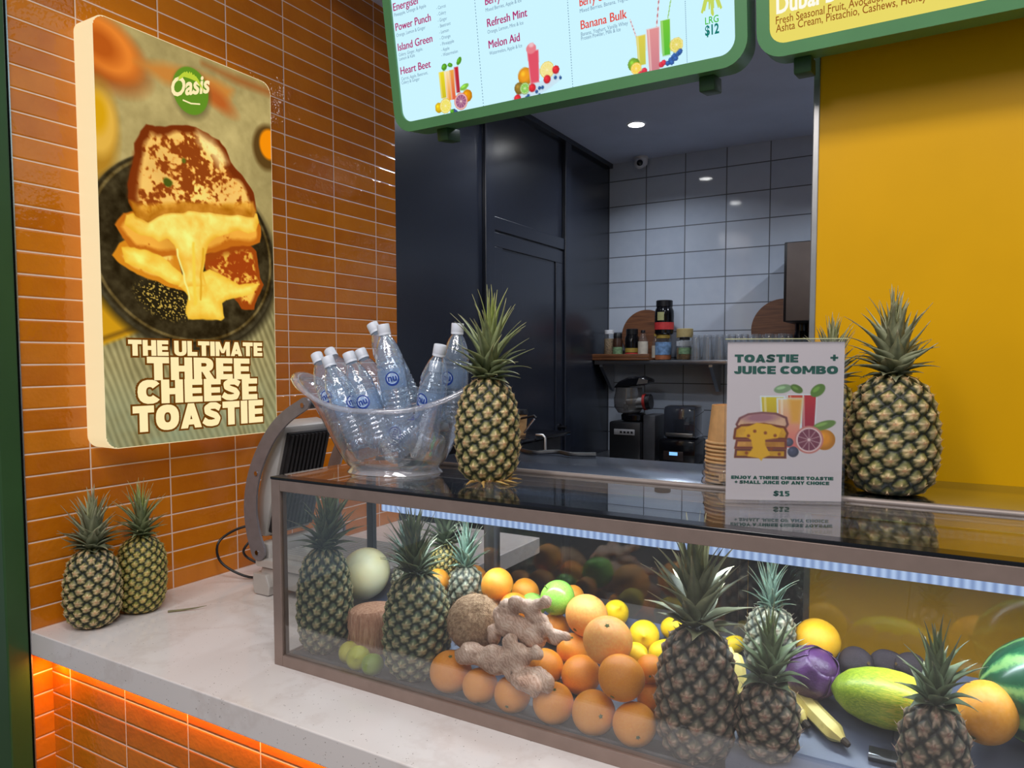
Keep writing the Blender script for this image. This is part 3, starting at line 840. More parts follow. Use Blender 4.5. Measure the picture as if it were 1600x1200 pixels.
for s, p0, p1 in (('- Carrot', (0.1462, 2.5370), (0.1764, 2.5360)), ('- Celery', (0.1462, 2.5217), (0.1753, 2.5211)), ('- Ginger', (0.1470, 2.5062), (0.1767, 2.5067)), ('- Beetroot', (0.1469, 2.4920), (0.1864, 2.4914)), ('- Lemon', (0.1481, 2.4769), (0.1789, 2.4768)), ('- Orange', (0.1479, 2.4621), (0.1823, 2.4629)), ('- Pineapple', (0.1476, 2.4472), (0.1921, 2.4475)), ('- Apple', (0.1491, 2.4331), (0.1757, 2.4337)), ('- Watermelon', (0.1483, 2.4201), (0.2011, 2.4197))):
    k = MB(); mtext(k, Mv1, s, p0, p1, .0085); k.build('ingredient_lettering', M_grey_l, b1, 0, False)
sz, pr_ = MB(), MB()
mtext(sz, Mv1, 'LRG', (0.8540, 2.3465), (0.8834, 2.3457), .0145, .01); sz.build('size_lettering', M_lgreen, b1, 0, False)
mtext(pr_, Mv1, '$12', (0.8533, 2.3238), (0.8839, 2.3232), .020, .03); pr_.build('price_lettering', M_teal_l, b1, 0, False)
pl = MB()
c0 = (0.8685, 2.3908)
for a, l in ((-100, .022), (-70, .025), (-40, .025), (-15, .02), (15, .02), (40, .025), (70, .025), (100, .022), (180, 0.0)):
    r0 = math.radians(a)
    q = [(c0[0], c0[1]), (c0[0] + l * .5 * math.sin(r0), c0[1] + .006 + .012 * math.cos(r0)), (c0[0] + l * math.sin(r0) * .95, c0[1] - .014 - .006 * abs(a) / 100)]
    if a == 180: q = [(c0[0], c0[1]), (c0[0] + .002, c0[1] - .025), (c0[0] + .003, c0[1] - .030)]
    pl.tube([Mv1 @ Vector((x, .5032, z)) for x, z in q], [.002, .0035, .0012], 6)
pl.build('palm_emblem', M_palm, b1, 0, False)
for k, (q0, q1) in enumerate((((0.2674, 2.5352), (0.2650, 2.2688)), ((0.5256, 2.4750), (0.5265, 2.2656)), ((0.8111, 2.4085), (0.8109, 2.2662)))):
    dl = MB()
    n = 34
    for i in range(n):
        a = i / n; b_ = (i + .45) / n
        x0 = q0[0] + (q1[0] - q0[0]) * 0.5; za = q0[1] + (q1[1] - q0[1]) * a; zb = q0[1] + (q1[1] - q0[1]) * b_
        dl.box(x0 - .0008, x0 + .0008, .5030, .5036, min(za, zb), max(za, zb), 0, Mv1)
    dl.build('divider_dots', M_grey_l, b1, 0)
t0, t1, t2 = MB(), MB(), MB()
mtext(t2, Mv2, 'Dubai Bowl', (1.0038, 2.3353), (1.1710, 2.3403), .033, .03)
mtext(t0, Mv2, 'Fresh Seasonal Fruit, Avocado, Mango,', (1.0027, 2.3144), (1.2560, 2.3201), .0155, .006)
mtext(t1, Mv2, 'Ashta Cream, Pistachio, Cashews, Honey', (1.0026, 2.2984), (1.2801, 2.2971), .0155, .006)
t2.build('title_lettering', M_white_l, b2, 0, False)
t0.build('ingredient_lettering', M_brown_m, b2, 0, False)
t1.build('ingredient_lettering', M_brown_m, b2, 0, False)

M_mprint = mat_lit_print('menu_picture_print', 1.0)
WH = (198, 238, 251)
def picture(name, pts, draw, parent, Mv, nx=70):
    """pts: left-top and right-bottom corner on the board"""
    (x0, z0), (x1, z1) = pts
    a = Art(x1 - x0, z0 - z1, nx, WH)
    draw(a, a.w, a.h)
    k = np.abs(a.C - np.array(WH)).sum(2) > 3
    a.mesh(name, M_mprint, Mv @ Vector((x0, .5036, z0)), (1, 0, 0), (0, 0, -1), parent, k)
def citrus(a, x, y, r, rind, flesh, pith=(250, 240, 190), ry=None, rot=0):
    ry = ry or r
    a.put(a.ell(x, y, r, ry, rot), rind); a.put(a.ell(x, y, r * .88, ry * .88, rot), pith); a.put(a.ell(x, y, r * .78, ry * .78, rot), flesh)
    for k in range(5):
        t = k * PI / 5 + .3
        a.put(a.line([(x - r * .75 * math.cos(t), y - ry * .75 * math.sin(t)), (x + r * .75 * math.cos(t), y + ry * .75 * math.sin(t))], r * .025), pith, None, .7)
    a.put(a.ell(x, y, r * .1, ry * .1), pith)
def ball(a, x, y, r, c, hi=1.25):
    a.put(a.ell(x, y, r, r), np.array(c) * .8); a.put(a.ell(x - r * .12, y - r * .15, r * .75, r * .75), c, r * .5); a.put(a.ell(x - r * .3, y - r * .35, r * .25, r * .25), np.minimum(255, np.array(c) * hi), r * .3)
def glass(a, x, w, y0, y1, c1, c2):
    k = np.clip((a.V - y0) / (y1 - y0), 0, 1)[..., None]
    col = np.array(c1) * (1 - k) + np.array(c2) * k
    d = a.poly([(x - w / 2, y0), (x + w / 2, y0), (x + w * .42, y1), (x - w * .42, y1)])
    a.put(d, (225, 238, 242)); a.put(d + w * .06, col); a.put(a.line([(x - w * .3, y0 + .004), (x - w * .25, y1 - .004)], w * .05), (255, 250, 235), None, .5)
def leaf(a, x, y, l, w, rot, c=(84, 150, 40)):
    a.put(a.ell(x, y, l, w, rot), c); a.put(a.ell(x - l * .2, y - w * .2, l * .5, w * .35, rot), np.array(c) * 1.3)
def draw_juices(a, W, H):
    glass(a, W * .26, W * .19, H * .19, H * .66, (236, 220, 40), (206, 190, 40)); glass(a, W * .65, W * .13, H * .17, H * .62, (196, 40, 50), (170, 40, 60))
    glass(a, W * .42, W * .2, H * .2, H * .72, (250, 226, 170), (240, 150, 60)); glass(a, W * .52, W * .14, H * .2, H * .72, (238, 170, 70), (226, 90, 60))
    leaf(a, W * .34, H * .13, W * .08, H * .06, -.5); leaf(a, W * .5, H * .12, W * .07, H * .04, .4); leaf(a, W * .74, H * .09, W * .09, H * .05, -.9)
    ball(a, W * .1, H * .8, W * .11, (232, 190, 30)); ball(a, W * .88, H * .7, W * .13, (232, 150, 20)); leaf(a, W * .82, H * .54, W * .12, H * .05, -.3, (130, 190, 70))
    citrus(a, W * .28, H * .79, W * .16, (226, 196, 40), (240, 226, 100)); citrus(a, W * .70, H * .77, W * .18, (226, 120, 90), (156, 90, 130), (246, 214, 206))
    for x, y in ((.2, .96), (.32, .97), (.5, .9), (.55, .93)): ball(a, W * x, H * y, W * .045, (60, 80, 140))
    leaf(a, W * .44, H * .91, W * .05, H * .05, .8)
def draw_slush(a, W, H):
    a.put(a.poly([(0, H * .88), (W * .2, H * .78), (W * .95, H * .62), (W, H * .72), (W * .7, H * .86), (W * .05, H * .99)]), (206, 226, 240), W * .05, .8)
    ball(a, W * .3, H * .55, W * .15, (240, 160, 40)); citrus(a, W * .73, H * .52, W * .14, (232, 206, 70), (242, 226, 140))
    d = a.poly([(W * .36, H * .14), (W * .60, H * .14), (W * .57, H * .7), (W * .39, H * .7)]); a.put(d, (230, 160, 170)); a.put(d + W * .015, (224, 84, 104))
    a.put(a.ell(W * .45, H * .1, W * .1, H * .09), (232, 130, 140), W * .02); a.put(a.ell(W * .46, H * .04, W * .05, H * .04), (240, 190, 196), W * .03)
    ball(a, W * .16, H * .73, W * .1, (150, 120, 50)); citrus(a, W * .27, H * .75, W * .1, (120, 150, 50), (130, 200, 80), (230, 240, 200))
    for x, y in ((.11, .9), (.42, .77), (.72, .68), (.9, .55)): ball(a, W * x, H * y, W * .07, (226, 50, 60))
    for x, y in ((.29, .92), (.33, .89), (.5, .85), (.56, .8), (.55, .92), (.62, .8), (.88, .68), (.98, .7)): ball(a, W * x, H * y, W * .03, (50, 90, 150))
def draw_shakes(a, W, H):
    for x0, y0, x1, y1, c in ((.09, .2, .19, .46, (170, 60, 70)), (.62, .0, .55, .42, (200, 60, 60)), (.84, 0, .75, .34, (150, 200, 80))):
        a.put(a.line([(W * x0, H * y0), (W * x1, H * y1)], W * .012), c)
        if c[0] > 160:
            for k in range(5):
                t = k / 5 + .06; a.put(a.ell(W * (x0 + (x1 - x0) * t), H * (y0 + (y1 - y0) * t), W * .013, H * .02), (250, 240, 240))
    glass(a, W * .27, W * .19, H * .44, H * .86, (222, 206, 80), (198, 200, 80)); glass(a, W * .71, W * .19, H * .31, H * .80, (120, 200, 60), (90, 190, 60)); glass(a, W * .49, W * .25, H * .38, H * .97, (226, 150, 150), (206, 130, 140))
    ball(a, W * .12, H * .82, W * .11, (130, 180, 60)); citrus(a, W * .16, H * .88, W * .1, (240, 190, 40), (250, 210, 70)); citrus(a, W * .89, H * .68, W * .12, (222, 200, 60), (228, 214, 100))
    for x, y in ((.24, .97), (.31, .93), (.38, .99), (.62, .9), (.66, .88)): ball(a, W * x, H * y, W * .05, (226, 60, 80))
    for x, y in ((.73, .9), (.78, .86), (.8, .9), (.84, .82), (.87, .86), (.92, .8), (.95, .78)): ball(a, W * x, H * y, W * .045, (60, 100, 170))
def quad(p): return (p[0], p[1])
picture('juice_picture', ((0.1119, 2.4127), (0.2335, 2.2650)), draw_juices, b1, Mv1)
picture('slush_picture', ((0.3538, 2.3998), (0.4978, 2.2623)), draw_slush, b1, Mv1)
picture('shake_picture', ((0.6687, 2.4276), (0.8027, 2.2678)), draw_shakes, b1, Mv1)

# ------------------------------------------------------------------ display case
GT = 1.341
case = thing('display_case', 'long bronze framed glass display case full of fruit on the countertop', 'display case', (1.0, 0.17, 0.9))
CI = Matrix.Translation((-1.0, -0.17, -0.9))
def cbox(name, m, *a, bev=0.0015, smooth=0):
    return MB().box(*a, bev, CI).build(name, m, case, smooth)
cbox('front_post', M_frame, 0.0, 0.027, 0.0, 0.022, 0.9, 1.335)
cbox('front_post', M_frame, 1.973, 2.0, 0.0, 0.022, 0.9, 1.335)
cbox('rear_post', M_black, 0.0, 0.02, 0.322, 0.340, 0.9, 1.335)
cbox('rear_post', M_black, 1.98, 2.0, 0.322, 0.340, 0.9, 1.335)
cbox('top_rail', M_frame, 0.027, 1.973, 0.0, 0.022, 1.309, 1.335)
cbox('bottom_rail', M_frame, 0.027, 1.973, 0.0, 0.022, 0.9, 0.926)
cbox('side_rail', M_frame, 0.0, 0.02, 0.022, 0.322, 1.313, 1.335)
cbox('side_rail', M_frame, 0.0, 0.02, 0.022, 0.322, 0.9, 0.916)
cbox('rear_rail', M_frame, 0.02, 1.98, 0.322, 0.340, 1.315, 1.335)
cbox('rear_rail', M_frame, 0.02, 1.98, 0.322, 0.340, 0.9, 0.916)
cbox('front_glass', mat_thin('front_pane', (0.975, 0.98, 0.978), 0.0, 0.0, k=2.2), 0.027, 1.973, 0.006, 0.011, 0.926, 1.309, bev=0)
cbox('side_glass', M_glass, 0.007, 0.012, 0.022, 0.322, 0.916, 1.313, bev=0)
cbox('side_glass', M_glass, 1.988, 1.993, 0.022, 0.322, 0.916, 1.313, bev=0)
cbox('rear_glass', M_glass, 0.021, 1.0, 0.324, 0.328, 0.916, 1.315, bev=0)
cbox('rear_glass', M_glass, 0.98, 1.979, 0.331, 0.335, 0.916, 1.315, bev=0)
cbox('top_glass', M_top_glass, 0.0, 2.0, 0.030, 0.332, 1.3352, GT, bev=0)
cbox('top_glass_border', M_black_gloss, -0.001, 2.001, -0.001, 0.030, 1.3352, GT, bev=0.001)
MB().tube([(0.03, 0.034, 0.921), (1.96, 0.034, 0.921)], 0.006, 10).build('bottom_seal', M_darkgrey, case).matrix_local = CI
M_rail = mat('dull_rail', (150, 138, 132), .5, .5, .03)
rr_ = MB().tube([(0.02, 0.345, 1.343), (1.0, 0.345, 1.343)], 0.0065, 12)
r1 = rr_.build('door_track', M_rail, case); r1.matrix_local = CI
rr_ = MB().tube([(1.003, 0.345, 1.343), (1.98, 0.345, 1.343)], 0.0065, 12)
r1 = rr_.build('door_track', M_rail, case); r1.matrix_local = CI
cbox('base_tray', M_darkgrey, 0.02, 1.98, 0.022, 0.322, 0.9005, 0.9175, bev=0)
M_slope = mat('grey_blue_tray', (88, 96, 118), 0.42, 0, 0.05, 12)
k = MB().prism([(0.03, 0.9176), (0.12, 0.9176)], 0, 1) if False else MB()
Ms = CI @ Matrix.Rotation(PI / 2, 4, 'Z')
# sloping inserts: profile in y (local x) and z, extruded along x
k.prism([(0.09, 0.9177), (0.32, 0.9177), (0.32, 1.0445)], -0.022, -1.028, Ms)
k.build('sloping_tray', M_slope, case, 0)
k = MB().prism([(0.036, 0.9177), (0.32, 0.9177), (0.32, 1.055), (0.12, 0.945), (0.036, 0.945)], -1.03, -1.975, Ms)
k.build('sloping_tray', M_slope, case, 0)
def mat_led():
    t = NT('ribbed_led_diffuser')
    w = t.n('ShaderNodeTexWave', i_Scale=22.0, bands_direction='X'); t.l(t.coord(), w.inputs[0])
    c = t.ramp(w.outputs['Fac'], [(0.0, L4((136, 160, 206))), (1.0, L4((184, 208, 246)))])
    e = t.n('ShaderNodeEmission', i_Strength=1.0); t.l(c, e.inputs[0])
    return t.done(e.outputs[0])
led = cbox('led_strip', mat_led(), 0.200, 1.96, 0.150, 0.160, 1.255, 1.273)
cbox('led_housing', M_alu, 0.194, 1.966, 0.148, 0.164, 1.273, 1.279, bev=0)
for x in (0.25, 1.1, 1.93): cbox('led_hanger', M_alu, x - .008, x + .008, 0.154, 0.158, 1.279, 1.3352, bev=0)
area_light('case_light', (0.08, -0.010, 0.350), 1.74, 4.4, (0.80, 0.91, 1.0), (0.08, 0.03, 0.05), 0.018, case, math.radians(150))

# ------------------------------------------------------------------ pineapples
def pine_body(name, n, m, H, R, pal, seed, prof, rough=0.6, NU=150, NV=116, spike=1.0):
    rng = np.random.RandomState(seed)
    th = np.arange(NU) * 2 * PI / NU
    t = np.linspace(0, 1, NV)
    pr = np.interp(t, *prof) * R
    T, TH = np.meshgrid(t, th, indexing='ij')
    RR = np.interp(T, *prof) * R
    ei, ej = np.meshgrid(np.arange(m), np.arange(n), indexing='ij')
    et = (ei + 0.5) / m + rng.randn(m, n) * 0.004
    eth = (ej + 0.5 * (ei % 2) + ei * 0.04) * 2 * PI / n + rng.randn(m, n) * 0.015
    er = np.interp(et, *prof) * R
    et, eth, er = et.ravel(), eth.ravel(), er.ravel()
    zz = T.ravel()[:, None]; aa = TH.ravel()[:, None]
    da = (aa - eth + PI) % (2 * PI) - PI
    rl = np.maximum(RR.ravel(), R * 0.45)[:, None]
    dz = (zz - et) * H
    cw = 2 * PI * np.maximum(er, 0.45 * R) / n          # cell width
    ch = H / m * 2
    lx = da * rl / (cw / 2); lz = dz / (ch / 2)
    dd = np.sqrt((da * rl) ** 2 + dz ** 2) / (0.0125 * (R / .068) * (11 / n))
    i1 = dd.argmin(1); ar = np.arange(len(dd))
    d1 = dd[ar, i1]; dd[ar, i1] = 9; d2 = dd.min(1)
    X, Z = lx[ar, i1], lz[ar, i1]
    b = np.clip((d2 - d1), 0, 2)
    dome = np.clip(b / 1.3, 0, 1) ** 0.55
    tip = np.clip(1 - np.hypot(X, Z - 0.05) / 0.35, 0, 1)
    h = 0.0065 * (R / 0.068) * (dome - 0.4) + 0.002 * tip
    fl = np.clip(np.minimum(T, 1 - T).ravel() * 8, 0.15, 1)
    h *= fl
    # colours
    cr, ring, mid, star, pink, up = [np.array(c, float) for c in pal]
    ns = value_noise(TH.ravel() * 9, T.ravel() * 40, seed, 3)
    k = np.clip((b - 0.22) / 0.22, 0, 1)[:, None]
    k2 = np.clip((b - 0.48) / 0.30, 0, 1)[:, None]
    ang = np.arctan2(X, Z)
    st = np.clip((0.52 + 0.30 * np.cos(5 * ang + 0.3) * (ns + .3) - np.hypot(X * 1.1, Z + 0.14)) * 5, 0, 1)[:, None]
    sc = np.clip((0.22 - np.hypot(X, Z + 0.05)) * 9, 0, 1)[:, None]
    C = cr * (1 - k) + ring * k
    C = C * (1 - k2) + mid * k2
    upk = (np.clip(Z * 2.2, 0, 1)[:, None]) * k
    C = C * (1 - upk * .75) + up * upk * .75
    C = C * (1 - st * .8) + star * st * .8
    C = C * (1 - sc * .55) + pink * sc * .55
    C *= (0.75 + 0.5 * ns)[:, None]
    # profile normals
    dr = np.gradient(pr, t * H)
    nx = 1 / np.sqrt(1 + dr ** 2); nz = -dr * nx
    NXr = np.repeat(nx, NU); NZr = np.repeat(nz, NU)
    r = RR.ravel() + h * NXr; z = T.ravel() * H + h * NZr
    V = np.stack([r * np.cos(TH.ravel()), r * np.sin(TH.ravel()), z], 1)
    F = []
    idx = np.arange(NV * NU).reshape(NV, NU)
    for j in range(NV - 1):
        a_ = idx[j]; b_ = np.roll(a_, -1); c_ = np.roll(idx[j + 1], -1); d_ = idx[j + 1]
        F += np.stack([a_, b_, c_, d_], 1).tolist()
    nb = len(V)
    V = np.vstack([V, [[0, 0, 0.002], [0, 0, H * 1.0]]]); C = np.vstack([C, [cr], [cr]])
    F += [[nb, int(idx[0][(i + 1) % NU]), int(idx[0][i])] for i in range(NU)]
    F += [[nb + 1, int(idx[-1][i]), int(idx[-1][(i + 1) % NU])] for i in range(NU)]
    # small dry bracts on the eyes
    VV, CC = [], []
    for q in range(len(et)):
        if et[q] < .03 or et[q] > .97: continue
        a = eth[q]; rr = np.interp(et[q], *prof) * R + 0.0022 * R / .068
        o = np.array([rr * math.cos(a), rr * math.sin(a), et[q] * H - 0.002])
        e1 = np.array([-math.sin(a), math.cos(a), 0]); e2 = np.array([math.cos(a), math.sin(a), 0])
        s_ = 0.0030 * R / .068; ln = (0.006 + 0.004 * rng.rand()) * spike * R / .068
        p = [o - e1 * s_, o + e1 * s_, o + e2 * s_ * .9 + np.array([0, 0, s_ * .6]), o + e2 * ln * .75 + np.array([0, 0, ln * .8]) + e1 * rng.randn() * .0012]
        n0 = len(V) + len(VV)
        VV += p; CC += [pink * .9, pink * .9, star, star * 1.1]
        F += [[n0, n0 + 1, n0 + 3], [n0 + 1, n0 + 2, n0 + 3], [n0 + 2, n0, n0 + 3]]
    V = np.vstack([V, VV]); C = np.vstack([C, CC])
    return V, F, lin(np.clip(C, 0, 255))

def pine_crown(N, Hc, spread, pal, seed, lean=0.0, w0=0.016, up=8, low=84, curl=1.0):
    rng = np.random.RandomState(seed)
    V, F, C = [], [], []
    c_lo, c_hi, c_in, c_tip = [np.array(c, float) for c in pal]
    S = 8
    for k in range(N):
        q = k / (N - 1)                                  # 0 outer and low, 1 inner and high
        az = k * 2.39996 + rng.randn() * 0.12
        tilt = math.radians(low + (up - low) * q ** 0.75 + rng.randn() * 5)
        L = Hc * (0.40 + 0.36 * min(1, q * 1.5)) * (0.86 + 0.28 * rng.rand()) * spread
        if q < .10: L *= .7
        z0 = Hc * (0.01 + 0.40 * q ** 1.15); r0 = 0.014 * (1 - q) * Hc / .16 + 0.003
        w = w0 * (1.05 - 0.38 * q) * (0.85 + 0.3 * rng.rand())
        cu = math.radians((26 * (1 - q) + 4) * curl + rng.randn() * 9) * (1 if rng.rand() > .2 else -.6)
        side = rng.randn() * 0.10
        px, pz = r0, z0
        base = len(V)
        ca, sa = math.cos(az), math.sin(az)
        for i in range(S + 1):
            s_ = i / S
            ph = tilt + cu * (s_ ** 1.6) - math.radians(12) * (1 - s_)
            if i: px += math.sin(ph) * L / S; pz += math.cos(ph) * L / S
            ww = w * (1 - s_ ** 1.9) * (0.60 + 0.55 * math.sin(PI * min(1, s_ * 1.5))) / 1.15 + 0.0004
            nr, nz = -math.cos(ph), math.sin(ph)         # upper side of the leaf, towards the axis
            off = side * s_ * s_ * L
            def P(lat, nn):
                r = px + nr * nn; z = pz + nz * nn
                x = r * ca - (lat + off) * sa + lean * z; y = r * sa + (lat + off) * ca
                return (x, y, z)
            d = ww * 0.20
            V += [P(-ww / 2, d), P(0, 0.0004), P(ww / 2, d), P(0, -0.0011 * (1 - s_) - .0003)]
            col = (c_lo * (1 - q) + c_hi * q) * (0.86 + 0.22 * s_) * (0.85 + 0.3 * rng.rand() * .6)
            if q > .7: col = col * (1 - (q - .7) * 1.6) + c_in * (q - .7) * 1.6
            if s_ > .84: col = col * .45 + c_tip * .55
            C += [col * 1.12, col, col * 1.12, col * .86]
        for i in range(S):
            a = base + i * 4
            for e in range(4):
                f = (e + 1) % 4
                F.append([a + e, a + f, a + 4 + f, a + 4 + e])
        e = base + S * 4
        F.append([e, e + 1, e + 2, e + 3])
    return np.array(V), F, lin(np.clip(np.array(C), 0, 255))

M_pine = mat_vc('pineapple_rind', 0.5, 0.5, 260, 0.45, 0.16, 90)
M_leaf = mat_vc('pineapple_leaf', 0.42, 0.15, 400, 0.45, 0.10, 60)
PROF_A = ([0, .012, .05, .14, .34, .6, .8, .91, .96, 1.0], [.30, .58, .76, .90, 1.0, .97, .84, .66, .50, .26])
PROF_B = ([0, .012, .06, .2, .45, .7, .85, .94, 1.0], [.34, .66, .83, .96, 1.0, .95, .80, .58, .26])
TAN = ((26, 30, 14), (70, 74, 38), (158, 138, 92), (224, 198, 150), (206, 132, 92), (122, 122, 66))
DARK = ((22, 32, 24), (46, 62, 40), (128, 124, 88), (190, 178, 136), (170, 130, 96), (70, 88, 58))
PURP = ((30, 28, 26), (62, 58, 46), (122, 100, 82), (172, 148, 128), (150, 92, 80), (90, 92, 76))
OLIVE = ((40, 42, 16), (88, 90, 34), (160, 142, 70), (216, 194, 120), (200, 140, 84), (132, 134, 58))
GREYL = ((134, 138, 106), (166, 168, 132), (166, 168, 110), (166, 154, 124))
GREEN = ((130, 140, 98), (160, 170, 118), (176, 194, 74), (180, 170, 124))
DEEP = ((98, 112, 84), (124, 138, 100), (134, 146, 80), (160, 150, 122))
LED_TINT = ((108, 136, 116), (150, 180, 160), (166, 200, 180), (190, 180, 150))  # cool light of the case strip painted into the leaf colour
H0, R0 = 0.22, 0.068
BODY = {
    'tan': pine_body('b', 10, 14, H0, R0, TAN, 3, PROF_A),
    'olive': pine_body('b', 12, 17, H0, R0, OLIVE, 5, PROF_B),
    'dark': pine_body('b', 11, 16, H0, R0, DARK, 8, PROF_A, spike=.6),
    'purple': pine_body('b', 10, 13, H0, R0, PURP, 11, PROF_A, spike=1.1),
    'small': pine_body('b', 8, 8, 0.125, 0.048, PURP, 15, PROF_B, spike=1.7),
    'frost': pine_body('b', 9, 10, 0.125, 0.043, ((58, 64, 56), (92, 98, 84), (140, 140, 116), (186, 182, 160), (160, 130, 116), (110, 120, 100)), 17, PROF_B, spike=1.9),
}
CROWN = {
    'wide': pine_crown(64, 0.152, 0.94, GREYL, 2, 0.02, 0.037, 6, 94, 1.0),
    'tall': pine_crown(60, 0.162, 1.02, GREEN, 4, 0.10, 0.031, 6, 92, 0.9),
    'dense': pine_crown(64, 0.156, 0.96, DEEP, 6, 0.16, 0.028, 10, 86, 0.9),
    'loose': pine_crown(46, 0.160, 1.08, GREYL, 9, -.03, 0.040, 10, 92, 0.7),
    'teal': pine_crown(36, 0.105, 0.98, LED_TINT, 12, 0.03, 0.019, 8, 78, 1.0),
    'short': pine_crown(36, 0.120, 0.95, DEEP, 14, 0.02, 0.032, 8, 84, 1.0),
}
_mesh = {}
def pineapple(loc, label, body, crown, sR=1.0, sH=1.0, sC=1.0, rz=0.0, tilt=(0, 0), cw=None):
    t = thing('pineapple', label, 'pineapple', loc, group=None, rot=(math.radians(tilt[0]), math.radians(tilt[1]), rz))
    for nm, D, key, m in (('body', BODY, body, M_pine), ('crown', CROWN, crown, M_leaf)):
        if (nm, key) not in _mesh:
            V, F, Cc = D[key]
            o = np_mesh(nm, V, F, m, None, Cc)
            _mesh[(nm, key)] = o
        else:
            o = _mesh[(nm, key)].copy(); COL.objects.link(o)
        o.parent = t
        if nm == 'body': o.scale = (sR, sR, sH)
        else:
            hb = BODY[body][0][:, 2].max() if False else (0.22 if body in ('tan', 'olive', 'dark', 'purple') else 0.125)
            o.location = (0, 0, hb * sH - 0.008 * sC)
            o.scale = ((cw or sC), (cw or sC), sC)
            o.rotation_euler = (0, 0, rz * 1.7)
    t['group'] = 'pineapples'
    return t
pineapple((-0.615, -0.070, 0.902), 'front pineapple of the pair standing at the tiled wall end of the countertop', 'tan', 'wide', 1.0, 0.95, 0.98, 0.4, (0, 1))
pineapple((-0.615, 0.062, 0.902), 'greener pineapple standing behind another at the tiled wall', 'olive', 'tall', 0.96, 0.97, 0.82, 1.3, (0, 3))
pineapple((0.464, 0.200, GT), 'tan pineapple on top of the glass beside the bucket of water bottles', 'tan', 'tall', 1.02, 1.04, 1.02, 2.2, (0, 0))
mp = bpy.data.objects['pineapple.002']
k = MB()
for i, (a, l) in enumerate(((-.4, .085), (.15, .075), (-1.0, .06), (2.9, .08), (3.5, .06), (2.4, .055), (-1.8, .045), (-2.4, .05))):
    q = [(.03 * math.cos(a), .03 * math.sin(a), .004), (.06 * math.cos(a), .06 * math.sin(a), .007), ((.03 + l) * math.cos(a + .1), (.03 + l) * math.sin(a + .1), .003)]
    k.tube(q, [.004, .0036, .0008], 5)
k.v = [(x, y, .001 + z * .7) for x, y, z in k.v]
k.build('dry_base_leaves', mat('dry_leaf', (186, 150, 84), .7, 0, .1), mp)
pineapple((1.243, 0.440, 1.346), 'big pineapple against the yellow wall to the right of the combo sign', 'tan', 'wide', 1.19, 1.06, 1.0, 0.9, (0, 0), 1.05)
pineapple((1.120, 0.545, 1.346), 'pineapple mostly hidden behind the combo sign', 'olive', 'wide', 0.86, 0.98, 0.85, 2.9, (0, 0))
pineapple((0.076, 0.088, 0.918), 'dark pineapple at the left end inside the display case', 'dark', 'dense', 0.93, 1.13, 0.98, 0.2, (0, 0))
pineapple((0.350, 0.085, 0.918), 'dark green pineapple between the brown husk and hairy coconut', 'dark', 'dense', 1.05, 1.03, 0.90, 1.7, (0, 2))
pineapple((0.390, 0.222, 0.985), 'small frosty pineapple, its crown tinted pale teal as if lit, behind the hairy coconut', 'frost', 'teal', 0.96, 1.2, 1.05, 0.5)
pineapple((0.185, 0.262, 1.006), 'small pineapple, its crown tinted pale as if lit, half hidden behind the honeydew melon', 'frost', 'teal', 0.9, 0.72, 1.15, 2.0)
pineapple((0.290, 0.280, 1.015), 'olive pineapple glimpsed at the back between two others in the case', 'olive', 'dense', 0.58, 0.66, 0.82, 0.7)
pineapple((0.968, 0.078, 0.918), 'tallest pineapple in the case, beside the heap of oranges', 'purple', 'loose', 1.0, 1.04, 1.02, 2.4, (0, 0))
pineapple((1.058, 0.255, 1.012), 'small pineapple with its crown tinted blue green as if lit at the rear of the case', 'frost', 'teal', 1.05, 1.06, 0.9, 1.1)
pineapple((1.086, 0.092, 0.945), 'short pineapple in front of the bananas in the case', 'small', 'short', 1.03, 1.0, 1.05, 0.3)
pineapple((1.326, 0.082, 0.945), 'small spiky pineapple nearest the right edge, before the watermelon', 'small', 'short', 0.98, 1.2, 1.0, 2.6, (0, 0), 0.92)

# ------------------------------------------------------------------ fruit
def mat_citrus(name, c1, c2, c3, rough=0.38, bs=650, bump=0.25, vs=14, dots=False):
    t = NT(name)
    oi = t.n('ShaderNodeObjectInfo')
    v = t.coord()
    add = t.n('ShaderNodeVectorMath', operation='ADD'); t.l(v, add.inputs[0])
    rv = t.n('ShaderNodeCombineXYZ'); t.l(t.math('MULTIPLY', oi.outputs['Random'], 40.0), rv.inputs[0]); t.l(rv.outputs[0], add.inputs[1])
    n = t.noise(add.outputs[0], vs, 3)
    k = t.math('ADD', t.math('MULTIPLY', n, 0.7), t.math('MULTIPLY', oi.outputs['Random'], 0.3))
    c = t.ramp(k, [(0.25, L4(c1)), (0.5, L4(c2)), (0.75, L4(c3))])
    if dots:
        nn = t.noise(add.outputs[0], 90, 2)
        f = t.ramp(nn, [(0.70, (0, 0, 0, 1)), (0.76, (1, 1, 1, 1))])
        c = t.mix(f, c, L4((110, 66, 20)))
    pores = t.n('ShaderNodeTexVoronoi', i_Scale=bs); t.l(v, pores.inputs['Vector'])
    nr = t.bump(pores.outputs['Distance'], bump, 0.0012)
    b = t.bsdf(c, rough, 0, nr, 0.5, 0, 0.12)
    return t.done(b.outputs[0])
M_or = mat_citrus('orange_peel', (226, 132, 22), (234, 148, 34), (238, 164, 52), dots=True)
M_gf = mat_citrus('grapefruit_peel', (238, 150, 70), (240, 168, 84), (242, 188, 104), vs=9)
M_lm = mat_citrus('lemon_peel', (238, 196, 10), (244, 208, 20), (246, 218, 50), 0.35)
M_li = mat_citrus('lime_peel', (160, 170, 30), (186, 184, 40), (206, 190, 50), 0.35)
M_lg = mat_citrus('green_lime_peel', (96, 128, 30), (120, 146, 40), (140, 160, 50), 0.35)
M_ap = mat_citrus('green_apple_skin', (120, 190, 60), (142, 206, 82), (170, 220, 110), 0.22, 300, 0.03)
M_calyx = mat('calyx', (88, 96, 40), 0.7)
